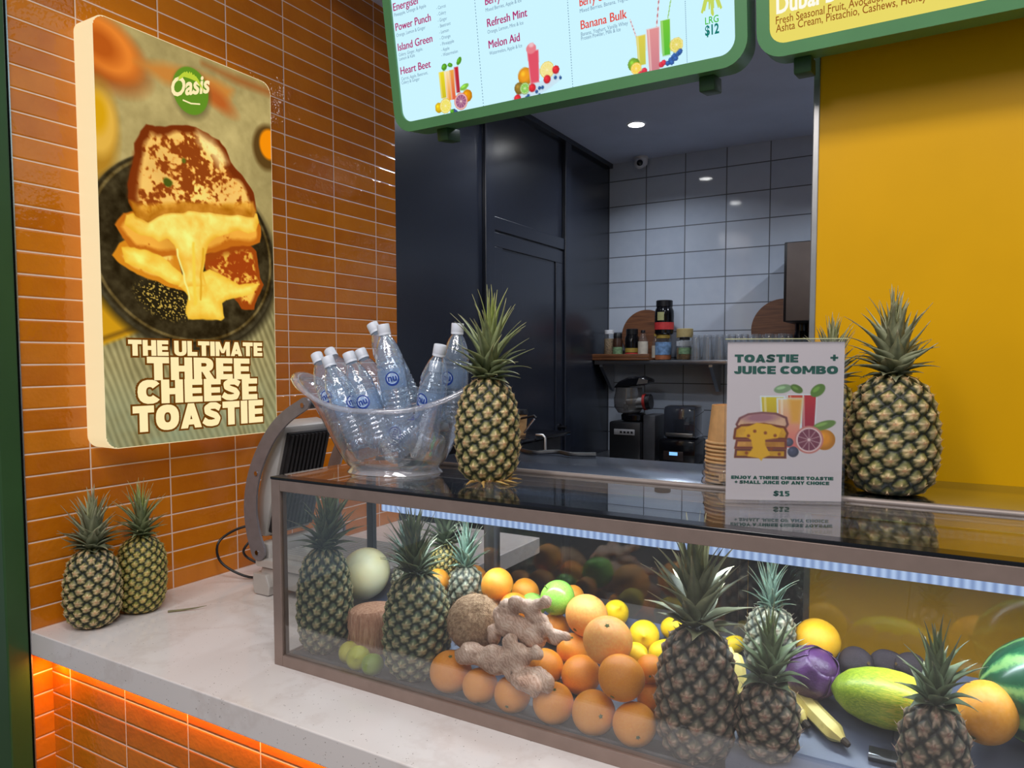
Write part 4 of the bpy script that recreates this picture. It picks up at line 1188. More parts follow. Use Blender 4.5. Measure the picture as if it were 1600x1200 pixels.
M_stalk = mat('stalk', (92, 70, 40), 0.8)
_fr = {}
def round_fruit(name, R, loc, label, cat, m, rot, squash=(1, 1, .96), pole=None, group=None, dim=0.05, kind='calyx'):
    """a citrus or apple: body with dimpled poles, calyx as a part"""
    key = (name, m.name, squash, dim)
    t = thing(name, label, cat, loc, group=group, rot=rot, scale=(R, R, R))
    if key not in _fr:
        n, q = 40, 26
        k = MB()
        pr = []
        for j in range(q + 1):
            a = -PI / 2 + PI * j / q
            r, z = math.cos(a), math.sin(a)
            z -= math.copysign(1, z) * dim * math.exp(-(r / 0.22) ** 2) * (1.0 if z > 0 else 0.5)
            pr.append((max(r, 0.002), z * squash[2]))
        k.lathe(pr, n, None, True, True, squash[0], squash[1])
        rng = random.Random(len(_fr) + 3)
        ph = [rng.uniform(0, 6.28) for _ in range(4)]
        k.v = [(x * (1 + .018 * math.sin(2.1 * y + ph[0]) + .014 * math.sin(3 * z + ph[1])), y * (1 + .018 * math.sin(2.3 * z + ph[2])), z) for x, y, z in k.v]
        body = k.build('peel' if cat != 'apple' else 'skin', m, t, 180)
        c = MB()
        zt = (1 - dim) * squash[2]
        if kind == 'calyx':
            c.lathe([(0.001, zt - .01), (0.085, zt + .002), (0.06, zt + .022), (0.03, zt + .03), (0.001, zt + .028)], 10, None, False, False)
            for i in range(5):
                a = i * 2 * PI / 5
                c.tube([(0, 0, zt + .01), (0.12 * math.cos(a), 0.12 * math.sin(a), zt + .015)], [.03, .008], 5)
        else:
            c.tube([(0, 0, zt - .1), (0.02, 0, zt + .1), (0.07, 0, zt + .28)], [.03, .028, .035], 7)
        cal = c.build('calyx' if kind == 'calyx' else 'stem', M_calyx if kind == 'calyx' else M_stalk, t)
        _fr[key] = (body, cal)
    else:
        for o in _fr[key]:
            c = o.copy(); COL.objects.link(c); c.parent = t
    return t
O = 'heaped oranges'
def orange(R, loc, label, rot): return round_fruit('orange', R, loc, label, 'orange', M_or, rot, group=O)
orange(.0435, (0.462, 0.056, 0.963), 'leftmost orange of the front row, below the ginger tip', (0.3, 0.2, 0))
orange(.0356, (0.540, 0.047, 0.954), 'second orange from the left in the front row under the ginger', (2.6, .4, 1))
orange(.0354, (0.614, 0.048, 0.953), 'third orange from the left in the front row', (1.95, 0.55, .4))
orange(.0389, (0.703, 0.051, 0.957), 'fourth orange from the left in the front row, at the ginger end', (0.35, .25, 0))
orange(.0399, (0.786, 0.052, 0.958), 'second orange from the right in the front row', (1.15, .85, .45))
orange(.0386, (0.866, 0.050, 0.957), 'rightmost orange of the front row with calyx facing out', (1.72, .1, .55))
orange(.0359, (0.649, 0.123, 0.989), 'left orange of the second row, right of the ginger', (2.8, .3, 0))
orange(.0386, (0.725, 0.128, 0.986), 'middle orange of the second row', (3.0, -.4, 2))
orange(.0419, (0.838, 0.056, 1.034), 'right orange of the second row, below the pink grapefruit', (2.4, .5, .3))
orange(.0333, (0.681, 0.182, 1.010), 'orange with upright stem scar left of the paler grapefruit', (.35, .1, 0))
orange(.0262, (0.868, 0.124, 1.031), 'small orange beside the tallest pineapple, upper one', (1.2, 2, 0))
orange(.0309, (0.874, 0.127, 0.975), 'orange squeezed low against the tallest pineapple', (2.2, 1, 0))
orange(.0245, (0.817, 0.196, 1.000), 'small orange peeping out between grapefruit and lemons', (.4, 1, 0))
orange(.0371, (0.485, 0.204, 1.108), 'topmost orange at the back of the heap', (.7, 2, 1))
orange(.0330, (0.510, 0.287, 1.071), 'rear orange to the right of the topmost one', (2, 1, 0))
orange(.0310, (0.365, 0.292, 1.082), 'rear orange to the left of the topmost one', (2, 3, 0))
orange(.0330, (0.440, 0.271, 1.055), 'orange low at the rear behind the coconut', (1, 3, 0))
orange(.0330, (0.540, 0.182, 1.072), 'orange in front of the green apples', (2.2, 2, 0))
orange(.0330, (0.470, 0.218, 1.041), 'orange just above the hairy coconut', (1, 1, 0))
orange(.0290, (0.316, 0.214, 1.088), 'orange sliver between two pineapples', (1, 1, 2))
orange(.0330, (0.620, 0.223, 1.028), 'orange between the ginger and the green apple', (1.4, 1, 2))
orange(.0254, (0.629, 0.292, 1.081), 'orange tucked behind the green apple', (.4, 1, 2))
round_fruit('grapefruit', .0441, (0.704, 0.201, 1.079), 'blushing grapefruit at the top of the heap beside the green apple', 'grapefruit', M_gf, (2.2, .5, 0), group='grapefruits')
round_fruit('grapefruit', .0462, (0.789, 0.109, 1.075), 'pale pink grapefruit in front, above the second row of oranges', 'grapefruit', M_gf, (.5, .2, 0), group='grapefruits')
round_fruit('grapefruit', .0423, (1.136, 0.282, 1.083), 'yellow orange grapefruit resting above the red cabbage', 'grapefruit', mat_citrus('golden_peel', (236, 166, 12), (240, 178, 24), (244, 188, 40)), (2.4, .5, 0), group='grapefruits')
round_fruit('grapefruit', .0450, (1.394, 0.165, 1.062), 'blushing grapefruit between the small pineapple and the watermelon', 'grapefruit', mat_citrus('blushing_peel', (226, 142, 30), (236, 158, 44), (240, 166, 84), vs=7), (2.4, .5, 0), (1, 1, 1.08), group='grapefruits')
round_fruit('apple', .0378, (0.627, 0.219, 1.099), 'larger green apple at the top of the orange heap', 'apple', M_ap, (.5, -.7, 0), (1, 1, .94), group='green apples', dim=.16, kind='stem')
round_fruit('apple', .0286, (0.554, 0.244, 1.062), 'smaller green apple half hidden behind oranges', 'apple', M_ap, (-.3, .4, 0), (1, 1, .94), group='green apples', dim=.16, kind='stem')
def lemon(R, loc, label, rot, m=M_lm, nm='lemon', ln=1.3):
    t = thing(nm, label, nm, loc, group=nm + 's', rot=rot, scale=(R, R, R))
    key = (nm, m.name, ln)
    if key not in _fr:
        pr = []
        for j in range(25):
            u = -1 + 2 * j / 24
            r = math.sqrt(max(0, 1 - abs(u) ** 2.3)) * (1 if abs(u) < .8 else 1)
            r = max(r, 0.15 * (1 - (abs(u) - .9) / .1) if abs(u) > .9 else 0)
            pr.append((max(r, .01), u * ln))
        pr = [(.01, -ln - .08), (.1, -ln - .03)] + pr[1:-1] + [(.13, ln + .02), (.09, ln + .1), (.01, ln + .12)]
        b = MB().lathe(pr, 32).build('peel', m, t, 180)
        c = MB().lathe([(.01, -ln - .1), (.07, -ln - .09), (.07, -ln - .04), (.01, -ln - .03)], 10).build('calyx', M_calyx, t)
        _fr[key] = (b, c)
    else:
        for o in _fr[key]:
            c = o.copy(); COL.objects.link(c); c.parent = t
    return t
lemon(.0270, (0.734, 0.285, 1.063), 'lemon behind the two grapefruits', (0.9, 0, .6))
lemon(.0310, (0.812, 0.246, 1.043), 'lemon with its end facing out, right of the grapefruits', (1.25, 0, .35), ln=1.1)
lemon(.0225, (0.862, 0.285, 1.056), 'lemon slipping behind the tallest pineapple crown', (1.2, 0, 1.3))
lemon(.0230, (0.862, 0.218, 1.029), 'lemon low beside the tallest pineapple', (1.2, 0, 1.9))
lemon(.0170, (0.984, 0.285, 1.045), 'small lemon showing right of the tallest pineapple', (1.3, 0, 2))
lemon(.0230, (0.823, 0.159, 1.037), 'lemon wedged under the pale pink grapefruit', (1.3, 0, 1.2))
lemon(.0265, (0.223, 0.040, 0.947), 'yellow lime in front of the brown husk', (1.2, 0, .5), M_li, 'lime', 1.1)
lemon(.0245, (0.180, 0.058, 0.944), 'yellow lime behind and left of the other by the husk', (.9, 0, .9), M_li, 'lime', 1.1)
lemon(.0235, (0.268, 0.036, 0.943), 'green lime at the foot of the dark green pineapple', (1.2, 0, .2), M_lg, 'lime', 1.1)

# honeydew
def mat_honeydew():
    t = NT('honeydew_rind')
    v = t.coord()
    c = t.ramp(t.noise(v, 9, 3), [(0.35, L4((226, 226, 190))), (0.6, L4((232, 222, 170))), (0.78, L4((208, 176, 104)))])
    return t.done(t.bsdf(c, 0.4, 0, t.bump(t.noise(v, 120), .08, .001), .4, 0, .1).outputs[0])
t = thing('honeydew_melon', 'pale honeydew melon behind the brown husk in the case', 'melon', (0.088, 0.215, 1.072), rot=(2.5, .4, 0))
k = MB().sphere((0, 0, 0), (.061, .061, .066), 40, 28); k.build('rind', mat_honeydew(), t, 180)
MB().cyl(.006, .063, .068, 12).build('stem_scar', M_stalk, t)
# coconuts
def mat_fibre(name, c1, c2, c3, stretch=(60, 60, 6)):
    t = NT(name)
    v = t.coord('Object', stretch)
    n = t.noise(v, 6, 4, .7)
    c = t.ramp(n, [(0.3, L4(c1)), (0.5, L4(c2)), (0.72, L4(c3))])
    return t.done(t.bsdf(c, 0.85, 0, t.bump(n, .9, .003), .2, 0, 0).outputs[0])
M_coc = mat_fibre('coconut_hair', (128, 98, 74), (166, 134, 104), (202, 172, 138), (30, 30, 8))
t = thing('coconut', 'round hairy brown coconut behind the ginger', 'coconut', (0.488, 0.108, 1.055), rot=(.9, .1, .5))
rng = np.random.RandomState(4)
k = MB().sphere((0, 0, 0), (.0585, .0585, .061), 44, 32)
vv = np.array(k.v); ln_ = np.linalg.norm(vv, axis=1)
ns = value_noise(np.arctan2(vv[:, 1], vv[:, 0])[:, None] * 12, vv[:, 2][:, None] * 90, 5, 3).ravel()
k.v = [tuple(p) for p in (vv * (0.98 + .04 * ns)[:, None] * (1 - .10 * np.exp(-((np.hypot(vv[:, 0], vv[:, 1]) / .013) ** 2)) * (vv[:, 2] > 0))[:, None])]
k.build('shell', M_coc, t, 180)
hr = MB()
for i in range(260):
    a = rng.rand() * 6.28; z = rng.uniform(-.9, .97); r = math.sqrt(1 - z * z)
    d = np.array([r * math.cos(a), r * math.sin(a), z]); e = np.array([-.3 * math.sin(a), .3 * math.cos(a), 1.0]) + rng.randn(3) * .5
    e -= d * (e @ d); e /= np.linalg.norm(e)
    p = d * .059
    hr.tube([p, p + e * .009 + d * .0012, p + e * .018 + d * .0035 * rng.rand()], [.0005, .0004, .0002], 4, False)
hr.build('hair', M_coc, t, 0, False)
M_husk = mat_fibre('husk_fibre', (156, 108, 84), (188, 140, 112), (214, 174, 146), (26, 26, 5))
t = thing('trimmed_coconut', 'flat topped brown coconut husk between two pineapples, under the melon', 'coconut', (0.199, 0.115, 0.932))
pr = [(.030, 0), (.046, .006), (.0525, .03), (.055, .06), (.0545, .085), (.0525, .098), (.049, .103), (.03, .105), (.001, .1045)]
k = MB().lathe(pr, 40)
k.v = [(x * (1 + .03 * math.sin(3 * math.atan2(y, x))), y * (1 + .03 * math.cos(2 * math.atan2(y, x))), z + (.004 * x / .05 if z > .09 else 0)) for x, y, z in k.v]
k.build('husk', M_husk, t, 50)
hr = MB()
for i in range(120):
    a = rng.rand() * 6.28; z = rng.uniform(.01, .1); R_ = .055
    p = np.array([R_ * math.cos(a), R_ * math.sin(a), z]); d = p * np.array([1, 1, 0]) / R_
    hr.tube([p * np.array([.97, .97, 1]), p + np.array([0, 0, -.012]) + d * .001, p + np.array([rng.randn() * .004, rng.randn() * .004, -.024]) + d * .003], [.0006, .0005, .0002], 4, False)
hr.build('loose_fibre', M_husk, t, 0, False)

# ginger: knuckled roots
def mat_ginger():
    t = NT('ginger_skin')
    v = t.coord()
    w = t.n('ShaderNodeTexWave', i_Scale=60.0, i_Distortion=14.0, i_Detail=3.0, bands_direction='DIAGONAL'); t.l(v, w.inputs[0])
    n = t.noise(v, 40, 4)
    k_ = t.math('ADD', t.math('MULTIPLY', w.outputs['Fac'], .22), t.math('MULTIPLY', n, .78))
    c = t.ramp(k_, [(0.25, L4((166, 130, 110))), (0.5, L4((206, 172, 150))), (0.75, L4((226, 200, 180)))])
    return t.done(t.bsdf(c, 0.5, 0, t.bump(k_, .12, .001), .4, 0, .08).outputs[0])
M_gin = mat_ginger()
def ginger(label, pts, loc):
    """pts: list of branches; a branch is a list of (x, y, z, r), blended into one skin"""
    t = thing('ginger_root', label, 'ginger', loc, group='ginger roots')
    md = bpy.data.metaballs.new('ginger')
    mo = bpy.data.objects.new('ginger_tmp', md); COL.objects.link(mo)
    md.resolution = 0.0035; md.render_resolution = 0.0035; md.threshold = 0.35
    for br in pts:
        for (a, b) in zip(br[:-1], br[1:]):
            n = max(2, int((Vector(a[:3]) - Vector(b[:3])).length / .0105))
            for i in range(n + 1):
                q = i / n
                e = md.elements.new()
                e.co = [a[j] + (b[j] - a[j]) * q for j in range(3)]
                e.radius = (a[3] + (b[3] - a[3]) * q) * (1.10 + .16 * math.sin(i * 2.1 + a[0] * 900)) * 1.50
                e.stiffness = 3.0
    bpy.context.view_layer.update()
    me = bpy.data.meshes.new_from_object(mo.evaluated_get(bpy.context.evaluated_depsgraph_get()))
    bpy.data.objects.remove(mo); bpy.data.metaballs.remove(md)
    me.materials.clear(); me.materials.append(M_gin)
    me.polygons.foreach_set('use_smooth', [True] * len(me.polygons))
    me.name = 'skin'
    from mathutils import noise as mn
    off = Vector((len(pts) * 3.1, 0, 0))
    nrm = [v.normal.copy() for v in me.vertices]
    for v, nn in zip(me.vertices, nrm):
        p = v.co + off
        q = .0045 * mn.noise(p * 48) + .0009 * mn.noise(p * 150) - .0022 * max(0, 1 - abs(mn.noise(p * 38 + Vector((5, 5, 5)))) * 7)
        v.co += nn * q
    o = put(bpy.data.objects.new('skin', me), t)
    return t
ginger('upper knobbly ginger root lying on the oranges beside the hairy coconut', [
    [(0.5620, 0.0850, 1.0920, 0.0119), (0.5810, 0.0850, 1.1090, 0.0134), (0.6040, 0.0850, 1.1180, 0.0128), (0.6360, 0.0850, 1.1180, 0.0111), (0.6690, 0.0850, 1.1370, 0.0100)],
    [(0.5700, 0.0800, 1.0870, 0.0145), (0.5860, 0.0800, 1.0770, 0.0170), (0.6190, 0.0800, 1.0730, 0.0178), (0.6480, 0.0800, 1.0650, 0.0156), (0.6520, 0.0800, 1.0560, 0.0121)],
    [(0.6360, 0.0850, 1.1030, 0.0101), (0.6640, 0.0850, 1.1010, 0.0100)],
    [(0.6480, 0.0800, 1.0780, 0.0116), (0.6720, 0.0800, 1.0830, 0.0105), (0.6930, 0.0800, 1.0730, 0.0099), (0.7150, 0.0800, 1.0790, 0.0088)],
    [(0.5830, 0.0800, 1.0740, 0.0123), (0.5560, 0.0800, 1.0580, 0.0114), (0.5500, 0.0800, 1.0410, 0.0099)],
    [(0.6190, 0.0800, 1.0750, 0.0127), (0.6330, 0.0800, 1.0450, 0.0101)],
    [(0.6040, 0.0750, 1.1220, 0.0112), (0.6090, 0.0750, 1.1280, 0.0101)]], (0, 0, 0))
ginger('lower knobbly ginger root draped over the front row of oranges', [
    [(0.5000, 0.0400, 1.0090, 0.0150), (0.5230, 0.0400, 1.0210, 0.0154), (0.5480, 0.0400, 1.0170, 0.0138)],
    [(0.5480, 0.0400, 1.0150, 0.0158), (0.5780, 0.0400, 1.0190, 0.0212), (0.6040, 0.0400, 1.0170, 0.0150)],
    [(0.6130, 0.0400, 1.0090, 0.0174), (0.6270, 0.0400, 1.0290, 0.0208), (0.6360, 0.0400, 1.0440, 0.0148)],
    [(0.6190, 0.0450, 1.0330, 0.0125), (0.6110, 0.0450, 1.0600, 0.0115)],
    [(0.6360, 0.0400, 1.0390, 0.0123), (0.6750, 0.0400, 1.0520, 0.0102)],
    [(0.6270, 0.0300, 1.0050, 0.0148), (0.6550, 0.0260, 1.0010, 0.0151), (0.6850, 0.0220, 1.0110, 0.0173), (0.7020, 0.0220, 1.0060, 0.0148)],
    [(0.6630, 0.0260, 0.9980, 0.0136), (0.6780, 0.0220, 0.9830, 0.0101)],
    [(0.5390, 0.0400, 1.0130, 0.0077), (0.5420, 0.0400, 1.0010, 0.0056)]], (0, 0, 0))

# bananas, cabbage, avocados, papaya, watermelon
def mat_banana():
    t = NT('banana_peel')
    v = t.coord()
    n = t.noise(v, 25, 4)
    c = t.ramp(n, [(0.3, L4((226, 204, 118))), (0.62, L4((234, 214, 130))), (0.74, L4((190, 160, 80)))])
    return t.done(t.bsdf(c, 0.45, 0, None, .4, 0, .1).outputs[0])
M_ban, M_btip = mat_banana(), mat('banana_tip', (52, 40, 30), .8)
def spline(P, n=28):
    P = [Vector(p) for p in P]; P = [2 * P[0] - P[1]] + P + [2 * P[-1] - P[-2]]
    out = []
    for i in range(1, len(P) - 2):
        for j in range(n // (len(P) - 3)):
            t = j / (n // (len(P) - 3))
            a, b, c, d = P[i - 1:i + 3]
            out.append(0.5 * ((2 * b) + (c - a) * t + (2 * a - 5 * b + 4 * c - d) * t * t + (3 * b - a - 3 * c + d) * t ** 3))
    out.append(P[-2]); return out
def banana(label, P, r):
    t = thing('banana', label, 'banana', tuple(P[0]), group='bananas')
    o = Vector(P[0]); Q = [Vector(p) - o for p in P]
    Q = spline(Q, 30); N = len(Q)
    rr = [r * min(1, .35 + 5.0 * i / N) * min(1, .30 + 6.0 * (N - 1 - i) / N) for i in range(N)]
    MB().tube(Q, rr, 7).build('peel', M_ban, t, 40)
    d = (Q[-1] - Q[-2]).normalized()
    MB().tube([Q[-1] - d * .002, Q[-1] + d * .006, Q[-1] + d * .011], [r * .36, r * .33, r * .25], 8).build('tip', M_btip, t)
    e = (Q[0] - Q[1]).normalized()
    MB().tube([Q[0], Q[0] + e * .012], [r * .36, r * .3], 8).build('stem', M_ban, t)
banana('longest banana lying on the grey tray beside the red cabbage', [(1.0680, 0.3180, 1.0720), (1.0910, 0.2540, 1.0370), (1.1270, 0.1970, 1.0060), (1.1670, 0.1620, 0.9870), (1.1980, 0.1410, 0.9750)], .0168)
banana('banana tip sticking out from behind the short pineapple', [(1.0500, 0.2450, 1.0320), (1.0810, 0.2070, 1.0110), (1.1110, 0.1790, 0.9950), (1.1350, 0.1580, 0.9830)], .0150)
banana('pale banana standing between the two front pineapples', [(1.000, .20, 1.06), (1.012, .185, 1.045), (1.022, .172, 1.01), (1.04, .165, .985)], .0150)
def mat_cabbage():
    t = NT('red_cabbage_leaf')
    v = t.coord()
    n = t.noise(v, 16, 5, .6)
    c = t.ramp(n, [(0.3, L4((58, 28, 66))), (0.55, L4((86, 48, 100))), (0.8, L4((134, 98, 146)))])
    return t.done(t.bsdf(c, 0.38, 0, t.bump(n, .8, .008), .5).outputs[0])
t = thing('red_cabbage', 'shiny red cabbage under the yellow orange grapefruit', 'cabbage', (1.137, 0.213, 1.050), rot=(.5, .5, .3))
def blob(r, amp, fr, seed, n=40, m=28):
    k = MB().sphere((0, 0, 0), r, n, m)
    rng = np.random.RandomState(seed)
    V = np.array(k.v); f = np.zeros(len(V)); U = V / np.abs(V).max()
    for i in range(6):
        d = rng.randn(3); f += np.sin(U @ d * fr + rng.rand() * 6) / 6
    k.v = [tuple(p) for p in V * (1 + amp * f)[:, None]]
    return k
M_cab = mat_cabbage()
blob((.043, .043, .046), .05, 4, 3).build('leaf_head', M_cab, t, 180)
for i, a in enumerate((0.2, 2.2, 4.1)):
    # overlapping outer leaves
    k = MB(); n, q = 18, 12
    for j in range(q + 1):
        for s_ in range(n + 1):
            u = -1.15 + 2.3 * s_ / n; w = -1.1 + 2.0 * j / q
            rr = .0455 + .0015 * math.sin(5 * u + i) + .0012 * math.sin(9 * w)
            k.v.append((rr * math.cos(w) * math.cos(u + a), rr * math.cos(w) * math.sin(u + a), (rr + .002) * math.sin(w)))
    k.f = [(j * (n + 1) + s_, j * (n + 1) + s_ + 1, (j + 1) * (n + 1) + s_ + 1, (j + 1) * (n + 1) + s_) for j in range(q) for s_ in range(n)]
    o = k.build('outer_leaf', M_cab, t, 180)
    sm = o.modifiers.new('thick', 'SOLIDIFY'); sm.thickness = .0012
def mat_avo():
    t = NT('avocado_skin')
    v = t.coord()
    vo = t.n('ShaderNodeTexVoronoi', i_Scale=160.0); t.l(v, vo.inputs['Vector'])
    c = t.ramp(t.noise(v, 20, 3), [(0.35, L4((40, 34, 42))), (0.6, L4((66, 56, 64))), (0.8, L4((104, 94, 94)))])
    return t.done(t.bsdf(c, 0.45, 0, t.bump(vo.outputs['Distance'], .5, .0015), .4).outputs[0])
M_avo = mat_avo()
av0 = None
for loc, lab, rot, s_ in (((1.203, .272, 1.060), 'dark avocado nearest the yellow orange grapefruit', (1.2, .2, .6), .0285), ((1.250, .285, 1.064), 'middle dark avocado behind the papaya', (1.4, 0, 1.9), .0245), ((1.289, .287, 1.066), 'bluish avocado behind the right end of the papaya', (1.3, .2, -.8), .0245)):
    if av0 is None:
        av0 = thing('avocado', lab, 'avocado', loc, rot=rot, scale=(s_,) * 3, group='avocados')
        pr = [(.02, -1.12)] + [(math.cos(a) * (1 - .16 * max(0, math.sin(a))), 1.1 * math.sin(a) + (.22 * max(0, math.sin(a)))) for a in np.linspace(-1.45, 1.45, 22)] + [(.02, 1.33)]
        MB().lathe(pr, 32).build('skin', M_avo, av0, 180)
        MB().cyl(.10, 1.27, 1.37, 10).build('stem_button', M_stalk, av0)
    else: dup(av0, loc, lab, rot=rot, scale=(s_,) * 3)
def mat_papaya():
    t = NT('papaya_skin')
    v = t.coord('Object')
    st = t.noise(t.coord('Object', (1.2, 9, 9)), 3.2, 4, .6)
    sep = t.n('ShaderNodeSeparateXYZ'); t.l(v, sep.inputs[0])
    k = t.math('ADD', st, t.math('MULTIPLY', sep.outputs[0], 0.14))
    c = t.ramp(k, [(0.25, L4((112, 140, 30))), (0.5, L4((160, 176, 46))), (0.62, L4((204, 196, 62))), (0.78, L4((226, 180, 50)))])
    sp = t.ramp(t.noise(v, 14, 3), [(.68, (0, 0, 0, 1)), (.74, (1, 1, 1, 1))])
    c = t.mix(t.math('MULTIPLY', sp, .5), c, L4((120, 100, 40)))
    return t.done(t.bsdf(c, 0.38, 0, None, .45, 0, .1).outputs[0])
t = thing('papaya', 'green and yellow papaya lying on its side on the grey tray', 'papaya', (1.253, .190, 1.040), rot=(0.1, .04, .05), scale=(.048,) * 3)
pr = [(.06, -1.70), (.16, -1.66), (.42, -1.5), (.72, -1.15), (.92, -.6), (1.0, 0), (.97, .55), (.84, 1.05), (.6, 1.45), (.34, 1.7), (.12, 1.8), (.03, 1.82)]
prz = np.array(pr); zi = np.linspace(0, 1, 44); ti = np.linspace(0, 1, len(pr))
pr = [(float(np.interp(q, ti, prz[:, 0])), float(np.interp(q, ti, prz[:, 1]))) for q in zi]
k = MB().lathe(pr, 44, Matrix.Rotation(PI / 2, 4, 'Y'))
k.v = [(x, y * (1 + .03 * math.cos(5 * math.atan2(z, y))), z * (1 + .03 * math.cos(5 * math.atan2(z, y)))) for x, y, z in k.v]
k.build('skin', mat_papaya(), t, 180)
MB().sphere((-1.70, 0, 0), (.03, .06, .06), 10, 8).build('stem_scar', M_stalk, t)
st_ = MB()
st_.box(-1.60, -1.30, -.66, -.60, -.30, .12, .02, Matrix.Rotation(.55, 4, 'Z') @ Matrix.Translation((.33, .64, 0)))
st_.build('red_sticker', mat('red_sticker', (196, 40, 56), .4), t)
def mat_melon():
    t = NT('watermelon_rind')
    v = t.coord('Object')
    sep = t.n('ShaderNodeSeparateXYZ'); t.l(v, sep.inputs[0])
    an = t.math('ARCTAN2', sep.outputs[1], sep.outputs[2])
    n = t.noise(v, 22, 5, .65)
    n2 = t.noise(v, 5, 2)
    w = t.math('SINE', t.math('ADD', t.math('MULTIPLY', an, 9.0), t.math('MULTIPLY', n, 6.5)))
    k = t.math('ADD', t.math('MULTIPLY', w, .5), .5)
    k2 = t.math('MULTIPLY', k, t.math('ADD', t.math('MULTIPLY', n2, .9), .35))
    c = t.ramp(k2, [(0.25, L4((26, 74, 50))), (0.5, L4((56, 112, 70))), (0.85, L4((150, 190, 112)))])
    return t.done(t.bsdf(c, 0.25, 0, t.bump(n, .06, .001), .5, .2).outputs[0])
t = thing('watermelon', 'large striped watermelon at the right end of the case', 'watermelon', (1.522, .226, 1.090), rot=(.35, -.06, .06))
MB().sphere((0, 0, 0), (.136, .096, .096), 48, 36).build('rind', mat_melon(), t, 180)
MB().cyl(.006, -.004, .006, 10, at((-.1365, 0, 0), 0, 0, -PI / 2)).build('stem_scar', M_stalk, t)
t = thing('label_holder', 'dark clear label rail lying on the grey tray at the small spiky pineapple', 'label holder', (1.40, .150, .962), rotz=.02)
k = MB().box(-.165, .30, -.012, .012, 0, .003, .0008, at((0, 0, 0), 0, .5))
k.build('base', mat_thin('smoky_strip', (.25, .27, .30), .05, .35, (.1, .11, .12)), t)
MB().box(-.165, .30, -.014, -.008, .0, .009, .001, at((0, 0, 0), 0, .5)).build('front_lip', M_darkgrey, t)

lf = MB().tube([(-.53, .09, .9035), (-.505, .118, .904), (-.48, .145, .9065), (-.462, .165, .910)], [.0032, .0028, .0018, .0006], 6)
tag(lf.build('fallen_leaf', mat('dried_leaf', (120, 112, 78), .7, 0, .1), None, 60), 'thin dried pineapple leaf lying on the countertop beside the pair', 'leaf')

# ------------------------------------------------------------------ clear bucket of water bottles
M_acr = mat_thin('clear_acrylic', (.96, .965, .98), 0.02, 0.05, (.84, .84, .92), k=2.0, ior=1.49, bump=.25, bs=25)
M_acr_rim = mat_thin('clear_acrylic_rim', (.93, .93, .95), 0.04, 0.22, (.85, .84, .90), k=2.4, ior=1.49)
bk = thing('ice_bucket', 'clear acrylic bucket with swept rim holding water bottles on the glass case', 'bucket', (0.200, 0.202, GT), math.radians(20))
def bucket_pt(th, s):
    c, q = math.cos(th), math.sin(th)
    zr = .152 + .075 * abs(c) ** 2.2
    z = .012 + s * (zr - .012)
    fl = s ** 0.72
    A_ = .105 + (.232 - .105) * (fl * .80 + .20 * s ** 4)
    B_ = .076 + (.128 - .076) * fl
    e = 0.86
    return (A_ * math.copysign(abs(c) ** e, c), B_ * math.copysign(abs(q) ** e, q), z)
n, m = 72, 22
for nm, off in (('wall', 0.0),):
    k = MB()
    for j in range(m + 1):
        for i in range(n): k.v.append(bucket_pt(2 * PI * i / n, j / m))
    for j in range(m + 1):
        for i in range(n):
            p = bucket_pt(2 * PI * i / n, j / m); q = math.hypot(p[0], p[1])
            k.v.append((p[0] * (1 - .0035 / q), p[1] * (1 - .0035 / q), p[2]))
    o = (m + 1) * n
    for j in range(m):
        for i in range(n):
            l = (i + 1) % n
            k.f.append((j * n + i, j * n + l, (j + 1) * n + l, (j + 1) * n + i))
            k.f.append((o + j * n + l, o + j * n + i, o + (j + 1) * n + i, o + (j + 1) * n + l))
    k.build('wall', M_acr, bk, 60, False)
k = MB()
pts_, rad = [], []
for i in range(96):
    th = 2 * PI * i / 96; p = bucket_pt(th, 1); c = abs(math.cos(th))
    g = 1 + .035 * c ** 6
    pts_.append((p[0] * g, p[1] * g, p[2])); rad.append(.0062 + .0062 * c ** 8)
k.tube(pts_, rad, 10, False, True)
k.build('rim', M_acr_rim, bk, 60)
k = MB().lathe([(.001, .010), (.98, .010), (1.0, .013), (.94, .017), (.001, .015)], 60, None, False, False, .108, .079)
k.build('floor', M_acr_rim, bk, 60)
k = MB()
k.lathe([(1.0, .012), (1.06, .006), (1.10, .001), (1.06, .0), (.96, .004), (.94, .012)], 60, None, False, False, .106, .078)
k.build('foot', M_acr_rim, bk, 60)

M_pet = mat_thin('clear_bottle', (.90, .95, .985), 0.05, 0.16, (.56, .70, .94), k=3.0, ior=1.5, bump=.4, bs=90)
M_label = mat_thin('clear_blue_label', (.80, .88, .97), 0.10, 0.20, (.52, .68, .95), k=1.6)
M_logo = mat('label_navy_print', (26, 62, 150), .4)
M_logo2 = mat('label_pale_print', (214, 226, 246), .4)
M_cap = mat('white_bottle_cap', (222, 226, 236), .4, 0, .02)
BH = .235
def bend(V, R):
    """wrap flat lettering (x, z) around the bottle, facing local -y"""
    a = V[:, 0] / R - PI / 2
    return np.stack([R * np.cos(a), R * np.sin(a), V[:, 1]], 1)
bt = thing('water_bottle', 'x', 'water bottle', (0, 0, 0), group='water bottles in the clear bucket')
pr = [(.012, .006), (.026, .0), (.031, .004), (.0325, .012)]
for i in range(60):
    z = .014 + i * (.150 - .014) / 59
    rib = .0011 * math.cos(i * PI / 2.5) if not (.082 < z < .128) else 0
    pr.append((.0318 + rib, z))
pr += [(.0322, .156), (.0305, .164), (.025, .182), (.0185, .198), (.0135, .206), (.0125, .209), (.0125, .216)]
MB().lathe(pr, 36, None, True, False).build('body', M_pet, bt, 50)
lb_ = MB()
lb_.lathe([(.0326, .083), (.0329, .084), (.0329, .127), (.0326, .128)], 36, None, False, False)
lab = lb_.build('label', M_label, bt, 50)
lg = MB()
ring = []
